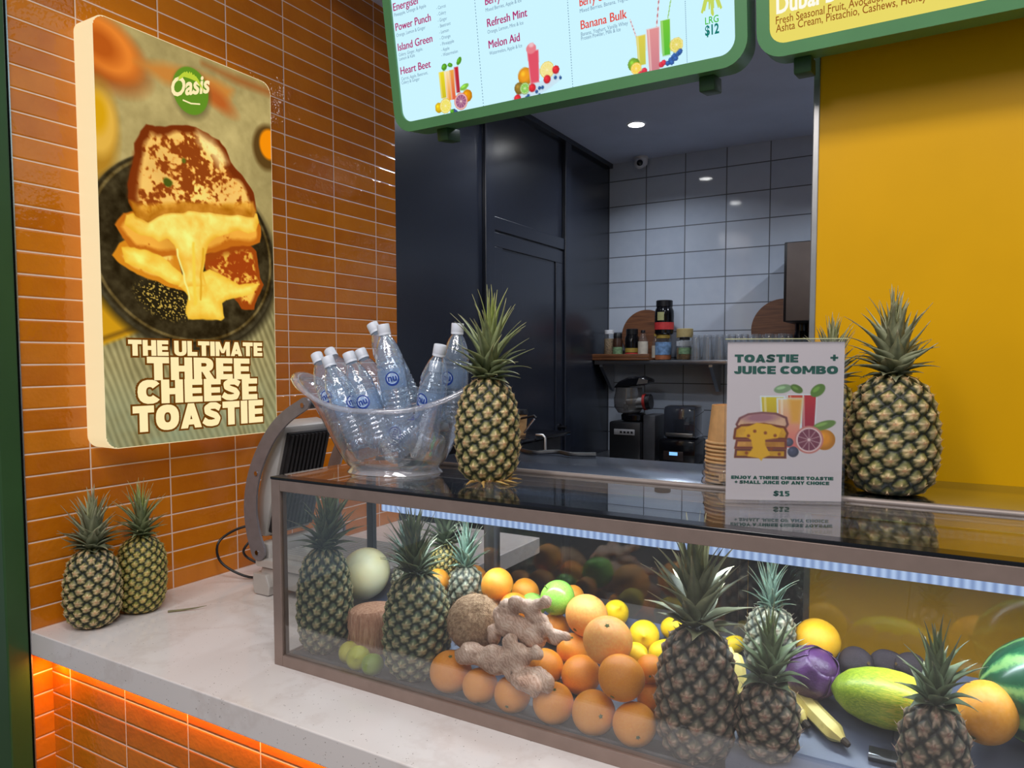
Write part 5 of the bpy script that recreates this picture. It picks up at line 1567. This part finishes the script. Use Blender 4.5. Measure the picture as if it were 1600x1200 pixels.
for i in range(41):
    a = 2 * PI * i / 40
    ring.append(a)
RV, RF = [], []
for i, a in enumerate(ring):
    w_ = .0026 + .0022 * (1 - math.sin(a)) / 2
    for r_ in (.0165, .0165 - w_): RV.append((r_ * math.cos(a), .1055 + r_ * math.sin(a), 0))
for i in range(40): RF.append((2 * i, 2 * i + 2, 2 * i + 3, 2 * i + 1))
lg.add(bend(np.array(RV), .0332).tolist(), RF)
V, F = text_geo('nu', .03)
V[:, 0] = (V[:, 0] - (V[:, 0].max() + V[:, 0].min()) / 2) * .0225; V[:, 1] = .1005 + V[:, 1] * .0225
lg.add(bend(V, .0332).tolist(), F)
lo = lg.build('logo', M_logo, lab, 0, False)
dk = MB()
for i in range(25):
    a = 2 * PI * i / 24
    dk.v.append((.0139 * math.cos(a), .1055 + .0139 * math.sin(a), 0))
dk.v = [tuple(p) for p in bend(np.array(dk.v), .0331).tolist()]
dk.f = [tuple(range(24))]
dk.build('logo_disc', M_logo2, lab, 0, False)
cp = MB()
cpr = [(.0128, .2085), (.0146, .209), (.0148, .213), (.0144, .214), (.0146, .215), (.0146, .2335), (.0138, .235), (.001, .2352)]
cp.lathe(cpr, 40, None, True, False)
cp.v = [(x * (1 + (.022 if int(round(math.atan2(y, x) * 20 / PI)) % 2 else 0) * (.2145 < z < .233)), y, z) for x, y, z in cp.v]
cp.build('cap', M_cap, bt, 30)
spots = [
    ((-0.037, 1.623), .185, (.105, .165, 1.385), 'water bottle with the leftmost white cap in the bucket'),
    ((-0.068, 1.634), .262, (.140, .235, 1.39), 'water bottle whose cap shows behind the two leftmost caps'),
    ((0.049, 1.615), .135, (.150, .150, 1.385), 'water bottle second from the left at the front of the bucket'),
    ((0.103, 1.625), .150, (.205, .165, 1.385), 'water bottle with navy logo just above the rim, left of centre'),
    ((0.072, 1.633), .225, (.200, .238, 1.39), 'water bottle behind the left of centre one, caps touching'),
    ((0.095, 1.698), .245, (.235, .262, 1.45), 'water bottle behind the tallest upright one'),
    ((0.194, 1.691), .170, (.232, .190, 1.45), 'tallest upright water bottle with its round logo in full view'),
    ((0.345, 1.642), .190, (.285, .200, 1.40), 'water bottle leaning right, in front of the rearmost one'),
    ((0.339, 1.694), .268, (.320, .270, 1.46), 'rearmost water bottle leaning right behind the pineapple leaves'),
    ((.285, 1.605), .255, (.262, .232, 1.385), 'water bottle sunk low among the others in the middle of the bucket'),
]
camp = Vector((1.3132, -1.1472, 1.6082))
for i, ((tx, tz), ty, b_, lab_) in enumerate(spots):
    T = Vector((tx, ty, tz)); d = (T - Vector(b_)).normalized(); base = T - d * BH
    fc = camp - base; fc = (fc - d * fc.dot(d)).normalized()        # local -y looks at the viewer's side
    fc = Matrix.Rotation([.5, 1.9, -.6, .25, 2.4, 1.2, .05, .75, .6, 2.0][i] * -1, 4, d) @ fc
    y_ = -fc; x_ = y_.cross(d)
    M = Matrix((x_, y_, d)).transposed()
    dup(bt, tuple(base), lab_, rot=tuple(M.to_euler()), first=(i == 0))
M = Matrix.Rotation(-.35, 4, 'Z') @ Matrix.Rotation(-PI / 2 + .55, 4, 'X')
dup(bt, (.230, .135, 1.392), 'water bottle slumped on the bucket floor with its base towards the front', rot=tuple(M.to_euler()))
M = Matrix.Rotation(.5, 4, 'Z') @ Matrix.Rotation(PI / 2 - .25, 4, 'Y')
dup(bt, (.105, .165, 1.395), 'water bottle lying crosswise low in the front of the bucket', rot=tuple(M.to_euler()))
M = Matrix.Rotation(.2, 4, 'Z') @ Matrix.Rotation(-PI / 2 + .35, 4, 'Y')
dup(bt, (.315, .225, 1.40), 'water bottle lying crosswise low at the back of the bucket', rot=tuple(M.to_euler()))

# ------------------------------------------------------------------ combo sign
sg = thing('sign_holder', 'clear acrylic stand with a white toastie and juice combo sign on the glass', 'sign', (0.975, 0.225, GT), math.radians(24))
M_paper_print = mat_print('combo_sign_print', .35)
Sw, Sh = .210, .297
A = Art(Sw, Sh, 170, (216, 206, 210))
def loaf(pts, c1, c2, seed):
    d = A.poly(pts); q = A.noise(60, seed, 4)
    A.put(d, np.array(c1, float) + (q[..., None] - .5) * 70, .001); A.put(np.abs(d + .002) - .002, c2, .002)
glass(A, *[v for v in (.083, .046)], .100, .150, (222, 200, 40), (200, 170, 40)); glass(A, .148, .030, .097, .165, (196, 50, 56), (160, 36, 60)); glass(A, .124, .030, .097, .16, (206, 80, 56), (200, 60, 60))
glass(A, .114, .048, .104, .200, (240, 210, 150), (226, 110, 110)); A.put(A.poly([(.112, .106), (.137, .106), (.132, .15), (.118, .15)]), (232, 170, 70), .01)
leaf(A, .101, .087, .016, .008, -.2, (130, 160, 120)); leaf(A, .126, .087, .012, .007, .5, (90, 120, 50)); leaf(A, .164, .090, .015, .010, -.7, (96, 132, 54))
ball(A, .178, .182, .019, (232, 150, 36)); leaf(A, .176, .155, .022, .008, -.3, (110, 140, 70))
citrus(A, .150, .182, .026, (206, 130, 120), (128, 66, 84), (236, 206, 206), .026)
ball(A, .114, .187, .008, (96, 96, 116)); ball(A, .122, .205, .010, (84, 86, 108))
loaf([(0.0162, 0.1541), (0.0226, 0.1414), (0.0388, 0.1334), (0.0646, 0.1302), (0.0905, 0.1318), (0.1098, 0.1398), (0.1131, 0.1541), (0.1082, 0.1620), (0.0194, 0.1604)], (222, 180, 150), (120, 70, 70), 3)
A.put(A.ell(*(0.0614, 0.1414), .030, .008, -.05), (170, 120, 130), .006)
loaf([(0.0123, 0.1795), (0.0145, 0.1620), (0.0258, 0.1541), (0.0678, 0.1509), (0.1066, 0.1572), (0.1131, 0.1699), (0.1098, 0.1826), (0.0129, 0.1826)], (216, 160, 40), (120, 56, 40), 5)
loaf([(0.0145, 0.2001), (0.0178, 0.1826), (0.1098, 0.1826), (0.1105, 0.2001)], (200, 140, 60), (126, 60, 50), 7)
loaf([(0.0145, 0.2176), (0.0162, 0.2001), (0.1098, 0.2001), (0.1098, 0.2176)], (214, 160, 40), (110, 56, 50), 9)
A.put(A.poly([(0.0355, 0.1604), (0.0549, 0.1509), (0.0808, 0.1541), (0.1002, 0.1636), (0.0937, 0.1795), (0.0711, 0.1826), (0.0711, 0.1922), (0.0808, 0.2112), (0.0678, 0.2176), (0.0646, 0.2224), (0.0598, 0.2176), (0.0388, 0.2144), (0.0485, 0.1985), (0.0452, 0.1826), (0.0323, 0.1763)]), (236, 180, 40), .002)
for p in [(0.0517, 0.1668), (0.0711, 0.1699), (0.0888, 0.1747), (0.0404, 0.1757), (0.0824, 0.2001), (0.0372, 0.2081), (0.0969, 0.2096)]: A.put(A.ell(p[0], p[1], .003, .003), (150, 76, 30), .002)
A.mesh('paper', M_paper_print, (.0035, .0049, .299), (1, 0, 0), (0, 0, -1), sg)
M_sgreen = mat('dark_green_print', (22, 88, 74), .5, 0, .02)
tx_ = MB()
def st(s, a, b, h, off=0, sp=0):
    fat_text(tx_, s, lambda u, v: (.0035 + a[0] + u, .0044, .299 - a[1] + v), b[0] - a[0], h, 0, .06)
st('TOASTIE', (0.0129, 0.0378), (0.1279, 0.0378), .0148, .07)
st('+', (0.1848, 0.0372), (0.1987, 0.0372), .0150, .06)
st('JUICE COMBO', (0.0123, 0.0594), (0.1990, 0.0594), .0148, .07)
st('ENJOY A THREE CHEESE TOASTIE', (0.0097, 0.2573), (0.1951, 0.2573), .0062, .06)
st('+ SMALL JUICE OF ANY CHOICE', (0.0162, 0.2662), (0.1880, 0.2662), .0062, .06)
st('$15', (0.0872, 0.2887), (0.1170, 0.2887), .0098, .06)
tx_.build('lettering', M_sgreen, sg, 0, False)
M_sheet = mat_thin('clear_sheet', (.985, .985, .985), 0.0, 0.0, k=1.0, ior=1.49)
M_edge = mat('polished_sheet_edge', (206, 206, 160), .2, 0, .02)
MB().box(0, .217, 0, .003, .0, .304).build('front_sheet', M_sheet, sg, 0)
MB().box(0, .217, .0055, .0085, .0, .304).build('rear_sheet', M_sheet, sg, 0)
MB().box(-.001, .218, -.001, .0095, .304, .3055).build('top_edge', M_edge, sg, 0)
MB().box(-.008, .225, -.020, .070, .0002, .0028, .001).build('foot', M_sheet, sg, 0)

# ------------------------------------------------------------------ stainless bench behind the case, and the cups
bn = thing('service_bench', 'stainless steel service bench running behind the display case', 'bench', (1.3, .5, 1.345))
BI = Matrix.Translation((-1.3, -.5, -1.345))
MB().box(.15, 2.45, .356, .662, 1.306, 1.345, .004, BI).build('top', M_bench, bn)
for x in (.20, 2.40):
    MB().box(x - .018, x + .018, .622, .658, 0.0, 1.306, .003, BI).build('leg', M_alu, bn)
M_kraft = mat('kraft_paper', (206, 158, 104), .7, 0, .04, 60)
M_kraft_in = mat('kraft_rim', (214, 170, 118), .65, 0, .04, 60)
cup = thing('paper_cup', 'x', 'paper cup', (0, 0, 0), group='stack of upturned kraft cups')
k = MB().lathe([(.0512, .004), (.0425, .082), (.0405, .082), (.0405, .078), (.001, .078)], 44, None, False, False)
k.build('cup_wall', M_kraft, cup, 40)
k = MB(); k.tube([(.0522 * math.cos(a), .0522 * math.sin(a), .0032) for a in np.linspace(0, 2 * PI, 44, endpoint=False)], .0031, 8, False, True)
k.build('rolled_rim', M_kraft_in, cup, 60)
NC = 11
nth = ['bottom kraft cup of the upturned stack beside the combo sign', 'second', 'third', 'fourth', 'fifth', 'sixth', 'seventh', 'eighth', 'ninth', 'tenth', 'topmost kraft cup of the upturned stack, its whole side showing']
for i in range(NC):
    lab_ = nth[i] if i in (0, NC - 1) else nth[i] + ' kraft cup from the bottom of the upturned stack'
    dup(cup, (.940 + .001 * math.sin(i * 2.1), .425 + .001 * math.cos(i * 1.7), 1.3455 + i * .0083), lab_, first=(i == 0), rotz=i * .7)
M_wrap = mat_thin('plastic_wrap', (.97, .97, .97), .12, .12, (.85, .82, .8), k=2.2, bump=1.0, bs=40)
sl = MB()
for j in range(9):
    for i in range(48):
        a = 2 * PI * i / 48; r = .0575 + .0022 * math.sin(5 * a + j) + .0018 * math.sin(11 * a - j * 1.3) + (.006 * (1 - j / 2) if j < 2 else 0)
        sl.v.append((r * math.cos(a), r * math.sin(a), .001 + j * .0052 + .002 * math.sin(3 * a)))
for j in range(8):
    for i in range(48): sl.f.append((j * 48 + i, j * 48 + (i + 1) % 48, (j + 1) * 48 + (i + 1) % 48, (j + 1) * 48 + i))
sv = thing('plastic_sleeve', 'crumpled clear plastic sleeve pulled down around the foot of the cup stack', 'sleeve', (.940, .425, 1.3455))
sl.build('film', M_wrap, sv, 60, False)
lp = MB()
for j in range(2):
    for i in range(7):
        a = -1.75 + i * .10; lp.v.append((.0612 * math.cos(a), .0612 * math.sin(a), .008 + j * .016 + i * .0006))
lp.f = [(i, i + 1, 8 + i, 7 + i) for i in range(6)]
lp.build('paper_label', mat('sleeve_label', (214, 178, 140), .6, 0, .1, 200), sv, 60)

# ------------------------------------------------------------------ contact grill on the worktop
gr = thing('contact_grill', 'silver contact grill with its lid raised, on the countertop by the wall', 'grill', (-.25, .5, .9))
GI = Matrix.Translation((.25, -.5, -.9))
M_cast = mat('cast_aluminium', (196, 190, 184), .42, .35, .05, 12)
M_arm = mat('grill_arm_steel', (136, 128, 130), .36, .35, .04, 40)
MB().box(-.44, -.03, .335, .66, .925, .985, .012, GI).build('base', M_cast, gr, 30)
MB().box(-.45, -.02, .325, .67, .985, 1.012, .008, GI).build('lower_plate_surround', M_cast, gr, 30)
k = MB().box(-.40, -.06, .36, .64, 1.012, 1.02, .002, GI)
for i in range(17): k.box(-.39, -.07, .366 + i * .016, .372 + i * .016, 1.02, 1.026, 0, GI)
M_iron = mat('black_cast_iron', (36, 32, 32), .5, 0, .1, 40)
k.build('lower_plate', M_cast, gr)
def foot(x, y):
    k = MB()
    k.prism([(x - .03, .902), (x + .03, .902), (x + .035, .93), (x + .02, .965), (x - .035, .965), (x - .038, .93)], y - .022, y + .022, GI)
    o = k.build('leg', M_cast, gr, 0)
    b = o.modifiers.new('b', 'BEVEL'); b.width = .003; b.segments = 2
    MB().cyl(.012, 0, .003, 12, GI @ Matrix.Translation((x, y, .8995))).build('rubber_foot', M_black, o)
foot(-.422, .346); foot(-.07, .346); foot(-.422, .645); foot(-.07, .645)
# raised lid: hinge at the wall side, underside ribbed, seen from the right
LIDA = math.radians(-74)
LM = GI @ Matrix.Translation((-.42, 0, 1.06)) @ Matrix.Rotation(LIDA, 4, 'Y')
MB().box(0.0, .36, .355, .545, .02, .085, .012, LM).build('lid', M_cast, gr, 30)
k = MB().box(.02, .34, .366, .535, .008, .02, .001, LM)
for i in range(10): k.box(.025, .335, .372 + i * .016, .380 + i * .016, .001, .008, 0, LM)
k.build('upper_plate', M_iron, gr)
arm = [(-.432, 1.035), (-.452, 1.09), (-.462, 1.16), (-.450, 1.24), (-.415, 1.32), (-.360, 1.395), (-.300, 1.445), (-.225, 1.485)]
def armshape(y):
    P = spline([Vector((x, 0, z)) for x, z in arm], 28)
    wd = [.030 - .012 * (i / (len(P) - 1)) for i in range(len(P))]
    Lf, Rt = [], []
    for i, p in enumerate(P):
        t_ = (P[min(i + 1, len(P) - 1)] - P[max(i - 1, 0)]).normalized()
        nn = Vector((t_.z, 0, -t_.x))
        Lf.append((p.x - nn.x * wd[i], p.z - nn.z * wd[i])); Rt.append((p.x + nn.x * wd[i], p.z + nn.z * wd[i]))
    e = P[-1]; t_ = (P[-1] - P[-2]).normalized(); nn = Vector((t_.z, 0, -t_.x)); cap = []
    for i in range(1, 8):
        a = PI * i / 8; q = e - nn * wd[-1] * math.cos(a) + t_ * wd[-1] * math.sin(a); cap.append((q.x, q.z))
    e = P[0]; t_ = (P[1] - P[0]).normalized(); nn = Vector((t_.z, 0, -t_.x)); cap0 = []
    for i in range(1, 8):
        a = PI * i / 8; q = e + nn * wd[0] * math.cos(a) - t_ * wd[0] * math.sin(a); cap0.append((q.x, q.z))
    n = len(P)
    poly = Lf + cap + Rt[::-1] + cap0
    k = MB(); N = len(poly)
    vs = [(x, y, z) for x, z in poly] + [(x, y + .007, z) for x, z in poly]
    fs = [(i, (i + 1) % N, N + (i + 1) % N, N + i) for i in range(N)]
    m_ = n + 7
    for o_ in (0, N):
        for i in range(n - 1):
            a, b, c, d = i, i + 1, m_ + n - 1 - (i + 1), m_ + n - 1 - i
            fs.append((a + o_, b + o_, c + o_, d + o_))
        fs.append(tuple(o_ + j for j in range(n - 1, n + 8)))
        fs.append(tuple(o_ + j for j in list(range(m_ + n - 1, N)) + [0]))
    k.add(vs, fs, GI)
    a_ = k.build('lid_arm', M_arm, gr, 0)
    for x, z in ((-.232, 1.480), (-.43, 1.27), (-.434, 1.03)):
        MB().cyl(.007, 0, .003, 12, GI @ along((x, y + (.0 if y < .5 else .007), z), (0, -1 if y < .5 else 1, 0))).build('bolt', M_chrome, a_)
armshape(.322); armshape(.662)
MB().tube([(-.228, .325, 1.482), (-.222, .66, 1.482)], .013, 14).build('handle', M_darkgrey, gr).matrix_local = GI
MB().box(-.455, -.40, .34, .655, 1.008, 1.055, .006, GI).build('hinge_block', M_cast, gr, 30)
cb = MB().tube(spline([Vector(p) for p in ((-.452, .45, .955), (-.49, .44, .925), (-.58, .41, .910), (-.66, .37, .955), (-.672, .37, 1.02), (-.655, .44, 1.055), (-.60, .50, 1.06), (-.55, .52, 1.04))], 42), .0042, 8)
cb.tube(spline([Vector(p) for p in ((-.452, .47, .955), (-.52, .47, .93), (-.615, .445, .955), (-.625, .43, .99), (-.60, .47, 1.03), (-.54, .52, 1.03))], 30), .0042, 8)
tag(cb.build('power_cord', M_black, None, 60), 'looped black power cord between the tiled wall and the contact grill', 'cord')

# ------------------------------------------------------------------ kitchen: ceiling lights and camera
M_lampface = mat_emit('lamp_face', (255, 255, 255), 22.0)
first = None
dl_spots = [((-.335, 3.215), 'lit round downlight in the ceiling, nearest the camera dome'), ((-.345, 2.16), 'lit round downlight hidden behind the menu board, nearer the dark wall')]
for (x, y), lab_ in dl_spots + [((1.45, 3.2), 'lit round downlight over the far right of the kitchen'), ((.62, 1.75), 'unseen downlight added behind the menu boards to brighten the orange wall')]:  # the last one is an added, unseen lamp brightening the orange wall
    if first is None:
        first = thing('downlight', lab_, 'ceiling light', (x, y, 3.07), group='kitchen downlights')
        MB().lathe([(.052, -.001), (.060, -.001), (.060, -.005), (.050, -.006), (.047, -.001)], 32, None, False, False).build('trim_ring', M_white, first)
        MB().lathe([(.001, -.003), (.048, -.003), (.048, -.001), (.001, -.001)], 32, None, False, False).build('lamp_face', M_lampface, first)
        area_light('downlight_beam', (0, 0, -.008), .09, 7.4, (.82, .89, 1.0), (0, 0, -3), None, first, math.radians(140))
    else: dup(first, (x, y, 3.07), lab_)
for o in bpy.data.objects['downlight.002'].children:
    if o.type == 'LIGHT': o.data = o.data.copy(); o.data.energy = 16.0
sc_ = thing('security_camera', 'white dome security camera with a black eye at the top of the tiled wall', 'camera', (-.565, 3.93, 3.02))
MB().cyl(.05, .035, .05, 28, None, bev=.004).lathe([(.048, .035), (.044, .0), (.030, -.02)], 28).build('housing', M_white, sc_, 40)
MB().sphere((-.003, -.028, -.002), .038, 24, 18).build('dome', M_white, sc_, 180)
MB().sphere((.006, -.048, -.004), .024, 20, 14).build('lens', M_black_gloss, sc_, 180)

# ------------------------------------------------------------------ back counter and shelf
bc_ = thing('back_counter', 'dark counter along the white tiled kitchen wall under the shelf', 'counter', (.3, 3.65, .9))
CI2 = Matrix.Translation((-.3, -3.65, -.9))
MB().box(-.835, 2.4, 3.3, 3.99, .0, .88, 0, CI2).build('cabinet', M_black, bc_)
MB().box(-.84, 2.42, 3.27, 3.995, .88, .915, .004, CI2).build('top', M_steel, bc_)
sh = thing('wall_shelf', 'steel shelf on brackets holding jars and glasses on the tiled wall', 'shelf', (0, 3.85, 1.59))
SI = Matrix.Translation((0, -3.85, -1.59))
MB().box(-.835, 1.4, 3.72, 3.995, 1.572, 1.602, .003, SI).build('shelf_plate', M_steel, sh)
for x in (-.80, .0, .9):
    k = MB().prism([(3.99, 1.572), (3.76, 1.572), (3.76, 1.555), (3.96, 1.38), (3.99, 1.38)], -x - .012, -x + .012, SI @ Matrix.Rotation(PI / 2, 4, 'Z'))
    k.build('bracket', M_steel, sh)
M_board = mat_wood('acacia_wood', (86, 50, 30), (136, 86, 52), (2, 6, 30))
def rboard(label, x, z, R):
    t = thing('round_board', label, 'chopping board', (x, 3.955, z), group='round wooden boards')
    M = along((0, 0, 0), (0, -1, .12))
    MB().cyl(R, -.012, .012, 56, M, bev=.003).build('board', M_board, t, 30)
rboard('round wooden board leaning behind the jars and black tub', -.530, 1.79, .182)
rboard('round wooden board leaning half behind the brown wall cabinet', .425, 1.81, .202)
tr = thing('wooden_tray', 'dark wooden serving tray under the small jars at the left of the shelf', 'tray', (-.63, 3.83, 1.602))
MB().box(-.225, .215, -.125, .125, 0, .016, .004).build('base', M_board, tr)
k = MB()
MB().box(-.225, .215, -.125, -.113, .016, .045, .003).build('rim', M_board, tr)
MB().box(-.225, .215, .113, .125, .016, .045, .003).build('rim', M_board, tr)
def lathe_part(nm, prof, m, t, n=28): return MB().lathe(prof, n).build(nm, m, t, 40)
M_jar = mat_thin('jar_glass', (.92, .93, .93), 0.0, .05, (.8, .8, .8))
def jar(label, x, y, z, r, h, lidm, lidh, body=None, fill=None, fillh=.7, bands=(), shoulder=.85, cat='jar', neck=.8):
    t = thing('jar', label, cat, (x, y, z), group='jars on the shelf')
    hb = h - lidh
    prof = [(r * .9, 0), (r, .006), (r, hb * shoulder), (r * neck, hb), (r * neck, hb + .002)]
    lathe_part('body', prof, body or M_jar, t)
    if fill is not None: lathe_part('contents', [(r * .85, .004), (r * .93, .008), (r * .93, hb * fillh), (.001, hb * fillh + .002)], fill, t)
    lathe_part('lid', [(r * neck * 1.08, hb), (r * neck * 1.08, h - .003), (r * neck, h)], lidm, t)
    for z0, z1, m in bands: MB().lathe([(r * 1.012, hb * z0), (r * 1.012, hb * z1)], 28, None, False, False).build('label', m, t, 40)
    return t
M_nut = mat('nuts', (168, 140, 104), .8, 0, .3, 120, .6, 90)
M_cream_p = mat('cream_label', (206, 196, 178), .6)
M_greenl = mat('green_label', (120, 150, 110), .6, 0, .2, 60)
M_redl = mat('red_label', (206, 60, 60), .5)
M_brownl = mat('brown_syrup', (64, 40, 28), .3)
M_yell = mat('yellow_lid', (170, 140, 60), .5)
M_woodlid = mat('pale_wood_lid', (186, 164, 110), .6, 0, .05)
M_bluel = mat('blue_label', (116, 150, 190), .5, 0, .2, 40)
M_orangel = mat('orange_label', (176, 104, 66), .5)
M_spice = mat('amber_spice', (150, 112, 60), .8, 0, .2, 100)
zt = 1.648
jar('white lidded jar of nuts at the left end of the tray', -.765, 3.83, zt - .03, .040, .205, M_white, .028, None, M_nut, .8)
jar('small dark jar with a green label on the tray', -.690, 3.81, zt - .03, .036, .180, M_black, .035, M_brownl, None, 1, ((.08, .55, M_greenl),))
jar('black jar with red and gold label on the tray', -.588, 3.83, zt - .03, .050, .210, M_black, .040, M_black_gloss, None, 1, ((.04, .22, M_redl), (.24, .42, M_yell)))
jar('clear bottle with a cream label on the tray', -.497, 3.81, zt - .03, .036, .198, M_black, .020, None, M_cream_p, .5, ((.08, .66, M_cream_p),), .62, 'bottle', .40)
jar('slim bottle with cream label between the tray and the black tub', -.432, 3.90, 1.603, .030, .190, M_yell, .018, None, M_cream_p, .5, ((.1, .6, M_cream_p),), .62, 'bottle', .45)
jar('jar with blue and orange label under the black tub', -.355, 3.83, 1.603, .056, .178, M_yell, .024, None, M_spice, .5, ((.24, .82, M_bluel), (.03, .22, M_orangel)))
jar('glass jar with pale wooden lid right of the black tub', -.215, 3.88, 1.603, .058, .220, M_woodlid, .062, None, M_spice, .55, ((.62, .84, M_white),), .92, 'jar', .92)
jar('small jar with black lid and green label before the wooden lidded one', -.182, 3.77, 1.603, .041, .158, M_black, .020, None, M_spice, .6, ((.3, .62, M_greenl),))
tb = thing('protein_tub', 'big black tub with red band standing on the blue labelled jar', 'tub', (-.352, 3.84, 1.783))
lathe_part('body', [(.058, 0), (.066, .008), (.068, .13), (.066, .165), (.056, .19), (.054, .196)], M_black_gloss, tb)
lathe_part('lid', [(.058, .196), (.058, .236), (.054, .240)], M_black, tb)
MB().lathe([(.0675, .034), (.0685, .085)], 28, None, False, False).build('red_band', M_redl, tb, 40)
k = MB()
for j in range(2):
    for i in range(9):
        a = -2.0 + i * .09; k.v.append((.0692 * math.cos(a), .0692 * math.sin(a), .098 + j * .058))
k.f = [(i, i + 1, 10 + i, 9 + i) for i in range(8)]
k.build('gold_label', mat('gold_label', (170, 168, 116), .5), tb)
gl0 = None
M_glassware = mat_thin('drinking_glass', (.92, .93, .94), .03, .13, (.8, .83, .88), k=3.0)
for row, y in enumerate((3.78, 3.90)):
    for i in range(8):
        lab_ = ['first', 'second', 'third', 'fourth', 'fifth', 'sixth', 'seventh', 'eighth'][i] + ' upturned clear glass from the jars, ' + ('front' if row == 0 else 'rear') + ' row of the shelf'
        if gl0 is None:
            gl0 = thing('drinking_glass', lab_, 'glass', (0, 0, 0), group='upturned glasses on the shelf')
            MB().lathe([(.036, .0), (.0365, .02), (.031, .13), (.028, .165), (.026, .170), (.001, .170)], 24, None, False, False).lathe([(.034, .0), (.0345, .02), (.029, .13), (.026, .158), (.001, .160)], 24, None, False, False).build('wall', M_glassware, gl0, 40)
        dup(gl0, (-.105 + i * .080 + row * .02, y, 1.603), lab_, first=(row == 0 and i == 0))
jar('left of the two glossy black jars beneath the brown wall cabinet', .565, 3.80, 1.603, .044, .235, M_black_gloss, .05, M_black_gloss)
jar('right of the two glossy black jars beneath the brown wall cabinet', .660, 3.80, 1.603, .044, .245, M_black_gloss, .05, M_black_gloss)
wc = thing('wall_cabinet', 'brown wall cabinet with dark edges mounted right on the tiled wall', 'cabinet', (.85, 3.62, 2.08))
MB().box(-.348, .35, -.10, .375, -.245, .235, .006).build('body', M_black, wc)
MB().box(-.330, .345, -.114, -.101, -.240, .228, .003).build('door', mat('brown_laminate', (112, 98, 90), .5, 0, .04, 10), wc)

# ------------------------------------------------------------------ kitchen machines
ju = thing('slow_juicer', 'black slow juicer with clear hopper under the left end of the shelf', 'juicer', (-.49, 3.62, .915))
MB().box(-.145, .085, -.10, .14, 0, .265, .014).build('motor_base', M_black, ju, 30)
MB().box(.087, .175, -.06, .14, 0, .315, .010).build('side_tank', M_darkgrey, ju, 30)
MB().box(-.105, .045, -.106, -.1, .175, .215, .003).build('control_panel', mat('panel_grey', (150, 148, 150), .4), ju)
k = MB()
for i in range(4): k.box(-.06 + i * .026, -.044 + i * .026, -.109, -.106, .188, .202, .002)
k.build('buttons', M_black, ju)
MB().lathe([(.075, .268), (.085, .275), (.088, .31), (.07, .325)], 28).build('collar', M_black_gloss, ju, 40)
M_hop = mat_thin('hopper_plastic', (.55, .52, .50), .03, .12, (.4, .38, .36), k=2.0)
MB().lathe([(.075, .322), (.102, .36), (.106, .42), (.095, .47), (.092, .50), (.001, .502)], 32, Matrix.Translation((-.035, 0, 0)), True, False).build('hopper', M_hop, ju, 40)
MB().tube([(-.03, -.03, .385), (.09, -.03, .40)], .046, 20).build('screw_drum', M_alu, ju, 40)
MB().tube([(.085, -.03, .40), (.103, -.03, .402)], .056, 24).build('red_ring', mat('red_ring', (150, 40, 36), .35), ju, 40)
MB().tube([(.103, -.03, .402), (.135, -.03, .405)], .052, 24).build('end_cap', M_black, ju, 40)
MB().tube([(-.02, -.09, .37), (-.02, -.105, .37)], .014, 14).build('knob', M_alu, ju, 40)
k = MB().prism([(-.13, .495), (.045, .51), (.12, .525), (.125, .555), (.06, .578), (-.02, .572), (-.09, .54)], -.07, .08)
o = k.build('feed_lid', M_black_gloss, ju, 30); q = o.modifiers.new('b', 'BEVEL'); q.width = .012; q.segments = 3
MB().prism([(.045, .522), (.122, .532), (.124, .552), (.062, .566)], -.074, -.07).build('lid_plate', M_alu, ju)
bl_ = thing('covered_blender', 'black blender under a smoky sound cover with a small blue light', 'blender', (-.15, 3.62, .915))
MB().box(-.125, .125, -.11, .15, 0, .165, .02).build('base', M_black_gloss, bl_, 30)
MB().box(-.105, .120, -.09, .13, .165, .385, .03).build('sound_cover', mat_thin('smoky_cover', (.22, .23, .27), .02, .25, (.10, .11, .14), k=2.5), bl_, 30)
MB().lathe([(.05, .168), (.065, .33), (.066, .34)], 20).build('jug', M_hop, bl_, 40)
MB().box(-.08, .10, -.093, -.089, .185, .205, .001).build('chrome_strip', M_alu, bl_)
MB().box(-.088, .045, -.1125, -.110, .025, .085, .002).build('control_panel', mat('brown_panel', (46, 34, 32), .3), bl_)
MB().box(-.048, .008, -.1145, -.1125, .058, .080, .006).build('blue_light', mat_emit('blue_light', (130, 190, 255), 1.3), bl_)
es = thing('milk_station', 'dark drinks machine behind the middle pineapple, beside the black wall', 'machine', (-.42, 1.95, .0))
MB().box(-.36, .09, -.28, .22, 0, 1.225, .015).build('cabinet', M_black, es, 30)
MB().box(-.365, .14, -.285, .225, 1.226, 1.245, .004).build('drip_tray', M_black_gloss, es, 30)
MB().tube([(.125, -.12, 1.255), (.16, -.12, 1.255), (.172, -.12, 1.245), (.174, -.12, 1.10)], .007, 10).build('steam_pipe', M_alu, es, 40)
MB().tube([(.06, -.12, 1.262), (.115, -.12, 1.33)], .0055, 10).build('lever', M_chrome, es, 40)
MB().tube([(.02, -.12, 1.325), (.115, -.12, 1.345), (.125, -.12, 1.335)], .006, 10).build('lever', M_black, es, 40)
jg = thing('lidded_cup', 'tan drinks cup with a black lid on the dark machine beside the middle pineapple', 'cup', (-.42, 1.88, 1.2455))
MB().lathe([(.036, 0), (.044, .10)], 28).build('cup_wall', M_kraft, jg, 40)
MB().lathe([(.047, .10), (.047, .108), (.042, .122), (.001, .122)], 28).build('lid', M_black, jg, 40)
cl = MB().tube(spline([Vector(p) for p in ((.30, .635, 1.352), (.36, .600, 1.352), (.42, .630, 1.354), (.47, .61, 1.353), (.53, .64, 1.352))], 24), .006, 8)
tag(cl.build('black_cable', M_black, None, 60), 'short black cable lying along the rear edge of the steel bench', 'cord')
